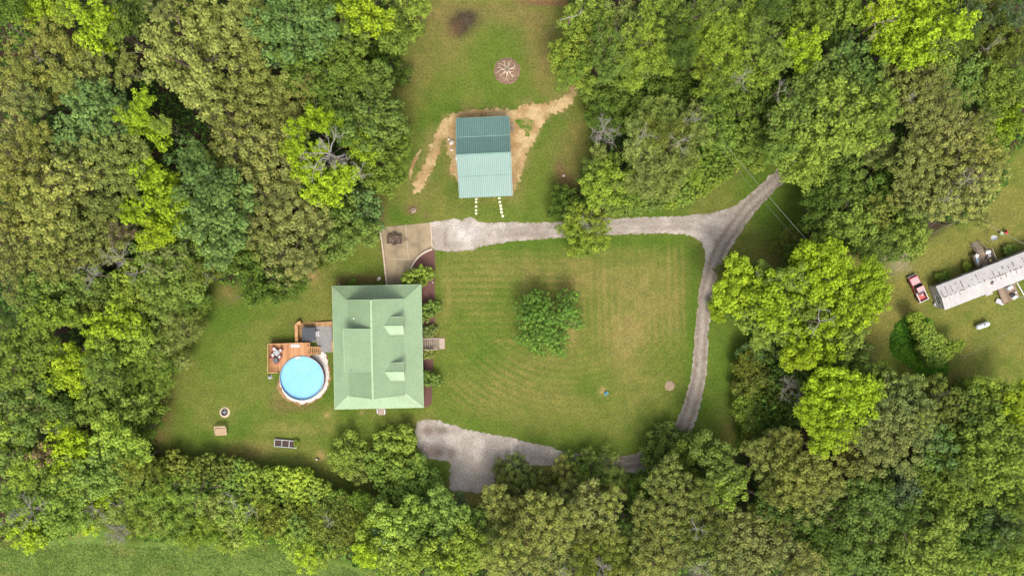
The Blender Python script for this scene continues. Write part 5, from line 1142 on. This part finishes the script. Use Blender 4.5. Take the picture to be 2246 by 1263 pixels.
T("1980 170 40 O;2020 180 44 O;2060 170 34 O;1990 210 40 O;2040 215 42 Q;1970 240 34 Q;2090 235 34 Q;2020 250 40 Q;2065 260 34 O", 'puff', 15)
T("2110 160 38 G;2100 200 34 G;2150 150 34 G;2170 190 34 L;2200 160 34 L;2220 200 36 L;2180 235 36 L;2225 240 36 Y;2205 275 30 Y;2130 210 28 G;2240 160 26 G;2185 310 26 L;2240 275 24 L;2160 255 20 G", 'broad', 12)
T("2100 290 44 O;2060 310 44 O;2020 310 36 Q;2140 310 40 O;2010 350 44 O;2060 360 46 O;2110 350 50 O;2160 350 44 O;2000 400 40 O;2040 410 46 O;2090 410 50 O;2140 410 44 O;2180 390 34 O;1975 430 30 O;2020 450 34 Q;2065 450 34 O;2130 455 34 O;2150 480 20 O;1985 360 34 Q;2190 350 26 O;2150 270 26 Q", 'puff', 15)
T("1880 400 44 G;1840 420 40 G;1910 430 38 G;1870 450 42 G;1930 460 36 E;1890 490 46 L;1850 490 36 G;1810 450 36 D;1820 500 36 D;1940 500 36 G;1970 480 34 G;2000 490 34 L;1990 525 34 L;1960 550 30 G;1920 530 34 G;1890 540 30 D;1930 560 26 D;2015 520 22 L;1785 480 28 D;1850 540 26 D;1800 530 26 G;1940 400 40 D;1780 430 24 D;1960 440 30 D;2005 550 20 L;1870 370 34 G;1830 385 34 D", 'broad', 12)
# planted around the houses
T("1180 660 26 G;1150 672 22 G;1200 675 22 G;1178 688 24 G;1155 700 22 G;1200 705 26 G;1225 700 18 G;1245 655 20 G;1262 650 12 G;1245 680 20 G;1262 690 18 G;1270 712 14 G;1240 712 16 G;1185 735 22 G;1160 745 18 G;1140 745 12 G;1210 740 22 G;1235 745 18 G;1175 765 16 G;1190 778 10 G;1218 765 16 G;1235 775 12 G", 'LONE', 9)
T("910 610 30 L", 'sbroad', 2.6); T("936 681 23 G", 'sbroad', 1.9); T("940 728 15 P", 'sbroad', 1.2); T("937 776 13 P", 'sbroad', 1.2); T("938 831 24 G", 'sbroad', 1.9)
T("769.5 619 9 G;943 700 .1 G", 'sbroad', 1.0)
T("2122 583 10 L;2064 608 11 G;2080 604 9 G;2210 550 11 G;2224 545 10 G", 'sbroad', 1.0)
T("2010 697 16 L;2012 712 14 L;2022 722 20 L;2040 725 16 L;2035 745 20 G;2055 745 18 L;2050 765 20 L;2062 778 18 G;2080 765 14 L;2095 758 13 L;2107 755 10 L;2030 765 16 L;2075 780 13 L;2040 785 16 D;2060 792 12 D", 'sbroad', 4)
T("640 974 .1 G;649 972 7 L", 'sbroad', .9)

# --- labels: each tree is singled out by colour, size and its rank in one direction from a landmark
LM = [('the green-roofed house', 830, 760), ('the teal-roofed barn', 1060, 345), ('the round blue pool', 662, 829), ('the pink pickup truck', 2014, 633), ('the grey propane tank', 2156, 713), ('the rusty trailer', 867, 525),
      ('the gravel fork', 1590, 500), ('the gravel parking pad', 1010, 990), ('the garden bench', 486, 942), ('the raised planter', 628, 971), ('the reddish mulch circle', 1112, 156), ('the burnt patch', 1025, 50), ('the lone lawn tree', 1200, 710),
      ('the fire pit', 493, 904), ('the satellite dish', 2168, 525), ('the teal valve box', 1329, 861), ('the pinkish stone patch', 1469, 846), ('the big bare white tree', 745, 345), ('the bare twiggy grey tree', 1322, 292),
      ('the white dead shrub', 268, 1162), ('the bottom bare tree', 1317, 1230), ('the top left corner', 0, 0), ('the top right corner', 2246, 0), ('the bottom left corner', 0, 1263), ('the bottom right corner', 2246, 1263), ('the left edge centre', 0, 631), ('the top edge centre', 1123, 0), ('the bottom edge centre', 1123, 1263)]
DIRS = ['right of', 'upper right of', 'above', 'upper left of', 'left of', 'lower left of', 'below', 'lower right of']
ORD = 'nearest,second,third,fourth,fifth,sixth,seventh,eighth,ninth,tenth,eleventh,twelfth,13th,14th,15th,16th,17th,18th,19th,20th,21st,22nd,23rd,24th,25th,26th,27th,28th,29th,30th'.split(',')
TREES = [t for t in TREES if t[2] > 1]
lone = [t for t in TREES if t[4] == 'LONE']; TREES = [t for t in TREES if t[4] != 'LONE']
# merge close neighbours of one colour into the one tree they are: its clumps become the lobes of a single crown
def merge(ts, gap):
    ts = list(ts); used = [False] * len(ts); out = []
    for i, a in enumerate(ts):
        if used[i]: continue
        grp = [a]; used[i] = True
        for j, b in enumerate(ts):
            if used[j] or b[3] != a[3] or b[4] != a[4]: continue
            if math.hypot(a[0] - b[0], a[1] - b[1]) < gap * (a[2] + b[2]) * (.8 if 's' == b[4][0] and b[4] != 'sparse' else 1) and len(grp) < 5: grp.append(b); used[j] = True
        out.append(grp)
    return out
def small_first(t): return (t[1] // 60, t[0])
for gap in (.70, .78, .86, .94, 1.02, 1.1):
    GR = merge(TREES, gap)
    if sum(1 for g_ in GR if not (g_[0][4][0] == 's' and g_[0][4] != 'sparse')) <= 285: break
CN_ = {}
cents = []
for grp in GR:
    w_ = sum(t[2] ** 2 for t in grp); cents.append((sum(t[0] * t[2] ** 2 for t in grp) / w_, sum(t[1] * t[2] ** 2 for t in grp) / w_))
def sector(dx, dy): return int(((math.degrees(math.atan2(dy, dx)) + 22.5) % 360) // 45)
best = {}
for li, (nm, lx, ly) in enumerate(LM):
    sec = {}
    for i, (x, y) in enumerate(cents):
        d = math.hypot(x - lx, y - ly)
        if d < 25: continue
        sec.setdefault(sector(x - lx, ly - y), []).append((d, i))
    for s, L in sec.items():
        L.sort()
        for k, (d, i) in enumerate(L):
            c_ = GR[i][0][3]; kc = sum(1 for dd, ii in L[:k] if GR[ii][0][3] == c_)      # rank among trees of its own colour
            key = (kc * 60 + d, li, s, kc)
            if i not in best or key < best[i]: best[i] = key
def texture(st): return {'puff': 'tufted', 'broad': 'leafy', 'fern': 'feathery', 'sparse': 'thin', 'sbroad': 'low bushy', 'sfern': 'low feathery', 'spuff': 'low tufted'}[st]
DEAD = []
ntree = 0
for i, grp in enumerate(GR):
    a = max(grp, key=lambda t: t[2]); cx, cy = cents[i]; st = a[4]; shrub = st.startswith('s') and st != 'sparse'
    zt_ = a[5] * (R.uniform(.68, .90) if a[5] > 5 else 1); _, li, s, kc = best[i]
    lab = f"{texture(st)} {CN[a[3]]} {'shrub' if shrub else 'tree'}, {ORD[min(kc, 29)]} of its colour {DIRS[s]} {LM[li][0]}"
    
    if not shrub and st != 'sparse':
        for _ in range(12):
            rt = P(a[0], a[1], zt_ * .85)
            if zt_ < 3.5 or max(float(sdist(np.array([rt.x]), np.array([rt.y]), L_)[0]) for L_ in (LAWN, LAWN_R)) < .3: break
            zt_ *= .86
    rw = a[2] * (H - zt_) / H / 12; root = P(a[0], a[1], zt_ * .85)
    t = empty('shrub' if shrub else 'tree', (root.x, root.y, 0), 0, lab, 'shrub' if shrub else 'tree', 'shrubs' if shrub else 'trees of the wood')
    cr_ = COL[a[3]]; kv = R.uniform(.80, 1.20) if a[3] != 'Y' else R.uniform(.92, 1.1); hv = R.uniform(.95, 1.05)
    if cx < 1100 and cy > 940: kv *= 1.32      # leaf colour is paler across the lower left part
    colr = (cr_[0] * kv * hv, cr_[1] * kv, cr_[2] * kv * R.uniform(.8, 1.2), 1)
    base = 5.0 if not shrub else 2.2
    first = True
    if len(grp) == 1 or True:
        # one crown object: joined clumps
        if len(grp) == 1:
            me, tm = R.choice(VAR[st]); s_ = rw * 1.08 / base; c = bpy.data.objects.new('crown', me); C.objects.link(c); c.parent = t
            zb = zt_ - base * s_ * (.62 if not shrub else .75); zb = max(zb, base * s_ * .35 + .1)
            c.location = (0, 0, zb); c.scale = (s_ * R.uniform(.93, 1.07), s_ * R.uniform(.93, 1.07), s_ * .9); c.rotation_euler = (R.uniform(-.08, .08), R.uniform(-.08, .08), R.random() * 6.28)
            k = bpy.data.objects.new('trunk', tm); C.objects.link(k); k.parent = t; k.scale = (s_, s_, zb / TH); k.rotation_euler.z = c.rotation_euler.z
        else:
            me0 = []; zb0 = 0
            for tt in grp:
                rr = tt[2] * (H - zt_) / H / 12; p_ = P(tt[0], tt[1], zt_ * .85)
                me, tm = R.choice(VAR[st]); s_ = rr * 1.08 / base; zb = zt_ * R.uniform(.93, 1.03) - base * s_ * (.62 if not shrub else .75); zb = max(zb, base * s_ * .35 + .1)
                n_ = len(me.vertices); v = np.empty(n_ * 3, np.float32); me.vertices.foreach_get('co', v); v = v.reshape(-1, 3) * s_
                an = R.random() * 6.28; ca, sa = math.cos(an), math.sin(an)
                v = np.stack([v[:, 0] * ca - v[:, 1] * sa + p_.x - root.x, v[:, 0] * sa + v[:, 1] * ca + p_.y - root.y, v[:, 2] * .9 + zb], 1); me0.append(v.reshape(-1, 4, 3))
                if first: km, ks, kz = tm, s_, zb; first = False
            c = quads_obj('crown', np.concatenate(me0), M['foliage'], t)
            k = bpy.data.objects.new('trunk', km); C.objects.link(k); k.parent = t; k.scale = (ks * 1.3, ks * 1.3, kz / TH)
        c.color = colr
    ntree += 1
# the tree alone on the lawn: its crown follows its own clumps
g = np.random.default_rng(5); zl = 7.0; root = P(1203, 712, zl * .8)
lb = []
for (px, py, r_, _, _, _) in lone:
    q = P(px, py, zl * .8); d = math.hypot(q.x - root.x, q.y - root.y); lb.append((q.x - root.x, q.y - root.y, zl - 2.6 - .16 * d + g.normal() * .45, r_ * .076))
st = dict(STY['broad']); st['pr'] = .46; st['dens'] = 1.1; st['ll'] = .27; st['lw'] = .19
t = empty('tree', (root.x, root.y, 0), 0, 'lone mid-green tree with a ragged lobed crown standing on the middle lawn', 'tree')
c = quads_obj('crown', crown_quads(lb, st, g), M['foliage'], t); c.color = (0.090, 0.165, 0.026, 1)
k = bpy.data.objects.new('trunk', trunk_mesh('trunk', [(x, y, z - 5.2, r) for x, y, z, r in lb], g, 5, .25)); C.objects.link(k); k.parent = t; k.scale = (1, 1, .52)

# --- dead trees and bare limbs
def bare(px, py, spread, z, label, seed, lean=(0, 0), n0=6, rad=.13, name='dead_tree', depth=3, dens=1.0, cat='dead tree', up=.5, mat='deadwood'):
    g_ = random.Random(seed); rad *= .8; root = P(px, py, z * .8); t = empty(name, (root.x - lean[0], root.y - lean[1], 0), 0, label, cat)
    m = MB(); zf = z - spread * up * .55; top = Vector((lean[0], lean[1], zf)); m.tube([(0, 0, 0), (lean[0] * .4, lean[1] * .4, zf * .55), top], [rad * 1.7, rad * 1.4, rad], 8)
    m.build('trunk', M['bark'], t, smooth=True); b = MB()
    def grow(p, d, L, r, k):
        pts = [p]; q = p; dd = d.copy(); rs = [r]
        for j in range(4):
            dd = (dd + Vector((g_.gauss(0, .22), g_.gauss(0, .22), g_.gauss(0, .14) + .04))).normalized(); q = q + dd * L / 4; pts.append(q); rs.append(r * (1 - .17 * (j + 1)))
        b.tube(pts, rs, 5, cap=False)
        if k > 0:
            for j in range(int((3 + g_.random() * 2) * dens)):
                s = pts[g_.randint(1, 4)]; ax = Vector((g_.gauss(0, 1), g_.gauss(0, 1), g_.gauss(0, .5) + .15)).normalized(); nd = (dd * .9 + ax * .9).normalized(); grow(s, nd, L * g_.uniform(.42, .68), r * .55, k - 1)
    for j in range(n0):
        a = j * 6.283 / n0 + g_.uniform(-.4, .4); grow(top + Vector((0, 0, -g_.random() * .8)), Vector((math.cos(a), math.sin(a), up)).normalized(), spread * g_.uniform(.55, .8), rad * .75, depth)
    b.build('bare_branches', M[mat], t); return t
bare(735, 345, 4.6, 19, 'big bare white tree amid yellow-green crowns in the upper left woods', 3, n0=7, rad=.19, up=.35)
bare(795, 385, 2.4, 15, 'small bare white snag at the lower right of the big bare white tree', 8, n0=5, rad=.09)
bare(1320, 292, 2.9, 13, 'bare twiggy grey tree at the wood edge right of the teal-roofed barn', 12, n0=6, rad=.11, up=.7, dens=1.3)
bare(1410, 300, 2.0, 14, 'bare grey limbs inside the pale feathery tree, left of its dark hollow', 14, n0=4, rad=.08)
bare(1482, 318, 2.2, 14, 'bare grey limbs inside the pale feathery tree, near its middle', 15, n0=5, rad=.08)
bare(1510, 268, 1.8, 14, 'bare grey limbs at the upper right of the pale feathery tree', 16, n0=4, rad=.07)
bare(1610, 185, 2.2, 17, 'bare pale snag among green crowns above the cables, upper right woods', 17, n0=5, rad=.08)
bare(1695, 210, 1.8, 16.5, 'small bare twiggy snag at the left of the big green crown, upper right', 18, n0=5, rad=.06)
bare(285, 568, 2.9, 15.5, 'purplish bare branches around a dark hole in the left woods', 21, n0=5, rad=.09, dens=1.2)
bare(225, 605, 2.7, 15, 'grey bare branches pointing lower left in the left woods', 22, n0=5, rad=.08, dens=1.2)
bare(320, 598, 2.0, 15, 'grey bare branches just right of the dark hole in the left woods', 23, n0=4, rad=.07)
bare(467, 612, 1.6, 12, 'small white bare twigs at the lawn edge below the left woods', 24, n0=4, rad=.06)
bare(80, 1112, 3.6, 11, 'spreading bare grey tree near the lower left corner', 25, n0=6, rad=.12, up=.2)
bare(12, 1145, 2.0, 8, 'bare pale branch reaching in from the left edge near the bottom', 26, n0=3, rad=.07, up=.2)
bare(268, 1162, 2.3, 9, 'white twiggy dead shrub at the edge of the lower left field', 27, n0=8, rad=.07, dens=1.5)
bare(225, 1115, 2.4, 10, 'bare white branches above the white twiggy dead shrub', 28, n0=4, rad=.08)
bare(262, 1105, 1.8, 9.5, 'single forked white branch upper right of the white twiggy dead shrub', 29, n0=2, rad=.07)
bare(515, 1093, 2.4, 9, 'white bare branches in the hedge below the garden bench', 30, n0=4, rad=.08)
bare(560, 1115, 2.0, 8, 'white bare branches in the hedge, right-hand pair below the bench', 31, n0=4, rad=.07)
bare(725, 1140, 1.5, 7, 'brown bare branches fanning in the dark thicket below the planter', 32, n0=5, rad=.06)
bare(1317, 1230, 2.6, 16, 'bare white tree between green crowns at the bottom centre', 33, n0=5, rad=.10)
bare(1225, 1240, 2.0, 16, 'thin bare branch in the olive trees left of the bare white bottom tree', 34, n0=3, rad=.06)
bare(1520, 1150, 2.4, 14.5, 'twisted pale snag among olive crowns, lower right of the gravel loop', 35, n0=4, rad=.08)
bare(1525, 1235, 2.4, 14, 'pale twiggy snag at the bottom edge right of the olive crowns', 36, n0=6, rad=.06, dens=1.3)
bare(1725, 845, 2.8, 10, 'fan of grey bare branches in the dark thicket right of the gravel road', 37, n0=6, rad=.09, dens=1.2)
bare(1780, 845, 2.4, 10, 'fan of straight grey bare branches left of the yellow-green crown', 38, n0=6, rad=.07, dens=1.2)
bare(1745, 880, 1.8, 9, 'brown leaning dead trunk in the thicket left of the yellow-green crown', 39, n0=3, rad=.09)
bare(1782, 705, 3.2, 15.5, 'long pale bare limb in the hollow of the big yellow-green crown', 40, n0=3, rad=.12, up=.2)
bare(1935, 855, 1.8, 10, 'thin bare tree between yellow-green and pale crowns, lower right woods', 41, n0=5, rad=.06)
bare(2050, 868, 1.9, 9, 'bare brown twigs at the lower edge of the right-hand lawn', 42, n0=4, rad=.06)
bare(1285, 495, 2.0, 12, 'white bare limbs in the tree overhanging the gravel driveway', 43, n0=4, rad=.06)
bare(2100, 400, 2.6, 16, 'crooked white limbs in the olive trees above the pickup truck, middle', 44, n0=5, rad=.08, depth=2)
bare(2055, 440, 2.2, 15.5, 'crooked white limbs in the olive trees above the pickup truck, lower left', 45, n0=4, rad=.07, depth=2)
bare(1975, 225, 1.5, 15.5, 'small white fork in the olive trees left of the upper right corner', 46, n0=3, rad=.06)
bare(1905, 62, 3.4, 13, 'brown leaning bare limbs in the dark gap near the top edge', 47, n0=3, rad=.14, up=.1, mat='greywood', depth=2)
bare(2155, 112, 2.0, 14, 'bare grey twigs in the dark grey-green trees, upper right corner', 48, n0=4, rad=.06)
bare(110, 140, 1.6, 17.5, 'tiny bare twigs in the olive crowns near the top left corner', 49, n0=3, rad=.05)
bare(1248, 50, 2.6, 12, 'pale leaning limb beside the bright green tree above the mulch circle', 50, n0=2, rad=.16, up=.1, depth=1, mat='deadwood')

# --- undergrowth beneath the woods and weeds round the right-hand thicket
def undergrowth():
    g = np.random.default_rng(77); n = 150000
    x = g.uniform(-100, 100, n); y = g.uniform(-60, 60, n)
    wd = np.minimum(np.minimum(-sdist(x, y, LAWN), -sdist(x, y, LAWN_R)), -sdist(x, y, FIELD)); nz = fbm(x, y, .22, 4, 3)
    k = (wd > .2) & (nz > .43); x, y, wd, nz = x[k], y[k], wd[k], nz[k]
    lump = fbm(x, y, .8, 3, 31); hgt = np.clip(wd * .6, .1, 1) * (nz - .38) * 16 * (.4 + lump); z = np.maximum(hgt * g.uniform(.5, 1, len(x)), .08)
    nr = g.normal(size=(len(x), 3)) * .6 + np.array([0, 0, 1]); q = leaf_quads(np.stack([x, y, z], 1), nr, .62, .36, g)
    t = sstep(fbm(x, y, .15, 3, 8), .35, .65); c = lerp(np.tile(A(.06, .13, .02), (len(x), 1)), A(.12, .22, .03), t) * g.uniform(.7, 1.25, (len(x), 1))
    o = quads_obj('undergrowth', q, M['ground_leaves'], col=c.astype(np.float32)); tag(o, kind='stuff')
undergrowth()
def weeds(name, poly, n, hmax, c1, c2, ln=.42, seed=1, thr=0.0):
    g = np.random.default_rng(seed); poly = W2(poly); x0, x1 = min(p[0] for p in poly), max(p[0] for p in poly); y0, y1 = min(p[1] for p in poly), max(p[1] for p in poly)
    x = g.uniform(x0, x1, n); y = g.uniform(y0, y1, n); d = sdist(x + .8 * (fbm(x, y, .5, 3) - .5), y, poly); nz = fbm(x, y, .35, 4, seed * 3.3); k = (d > 0) & (nz > thr); x, y, d, nz = x[k], y[k], d[k], nz[k]
    z = np.clip(d * .8, .05, 1) * hmax * (.4 + fbm(x, y, .9, 3, 2)) * g.uniform(.5, 1, len(x)); nr = g.normal(size=(len(x), 3)) * .7 + np.array([0, 0, .9])
    q = leaf_quads(np.stack([x, y, z + .05], 1), nr, ln, ln * .42, g); c = lerp(np.tile(A(*c1), (len(x), 1)), A(*c2), sstep(nz, .4, .6)) * g.uniform(.8, 1.2, (len(x), 1))
    return tag(quads_obj(name, q, M['ground_leaves'], col=c.astype(np.float32)), kind='stuff')
weeds('tall_weeds', [(2012,690),(1985,695),(1962,712),(1951,740),(1952,765),(1965,785),(1985,800),(2040,850),(2075,830),(2080,800),(2060,740),(2040,700)], 30000, .6, (.10, .25, .025), (.17, .36, .035), .34, 4)
weeds('bramble', [(1350,470),(1440,448),(1520,425),(1580,392),(1620,352),(1700,362),(1690,330),(1600,290),(1500,330),(1380,400)], 30000, 1.6, (.09, .20, .02), (.18, .31, .03), .4, 6)
weeds('bramble', [(1640,720),(1632,820),(1615,900),(1612,985),(1660,1000),(1700,900),(1720,760)], 16000, 1.8, (.07, .17, .02), (.14, .26, .03), .4, 7)
weeds('hedge_weeds', [(345,1008),(450,1016),(600,1034),(700,1066),(760,1090),(880,1100),(900,1160),(760,1200),(560,1180),(300,1180),(340,1060)], 60000, 2.0, (.09, .20, .02), (.19, .32, .035), .42, 8)
weeds('field_grass', [(-40,1180),(60,1200),(200,1190),(300,1200),(450,1195),(560,1200),(650,1212),(760,1245),(900,1290),(-40,1290)], 30000, .2, (.16, .23, .05), (.24, .31, .08), .24, 9, .0)
print('trees', ntree, 'objects', len(bpy.data.objects))
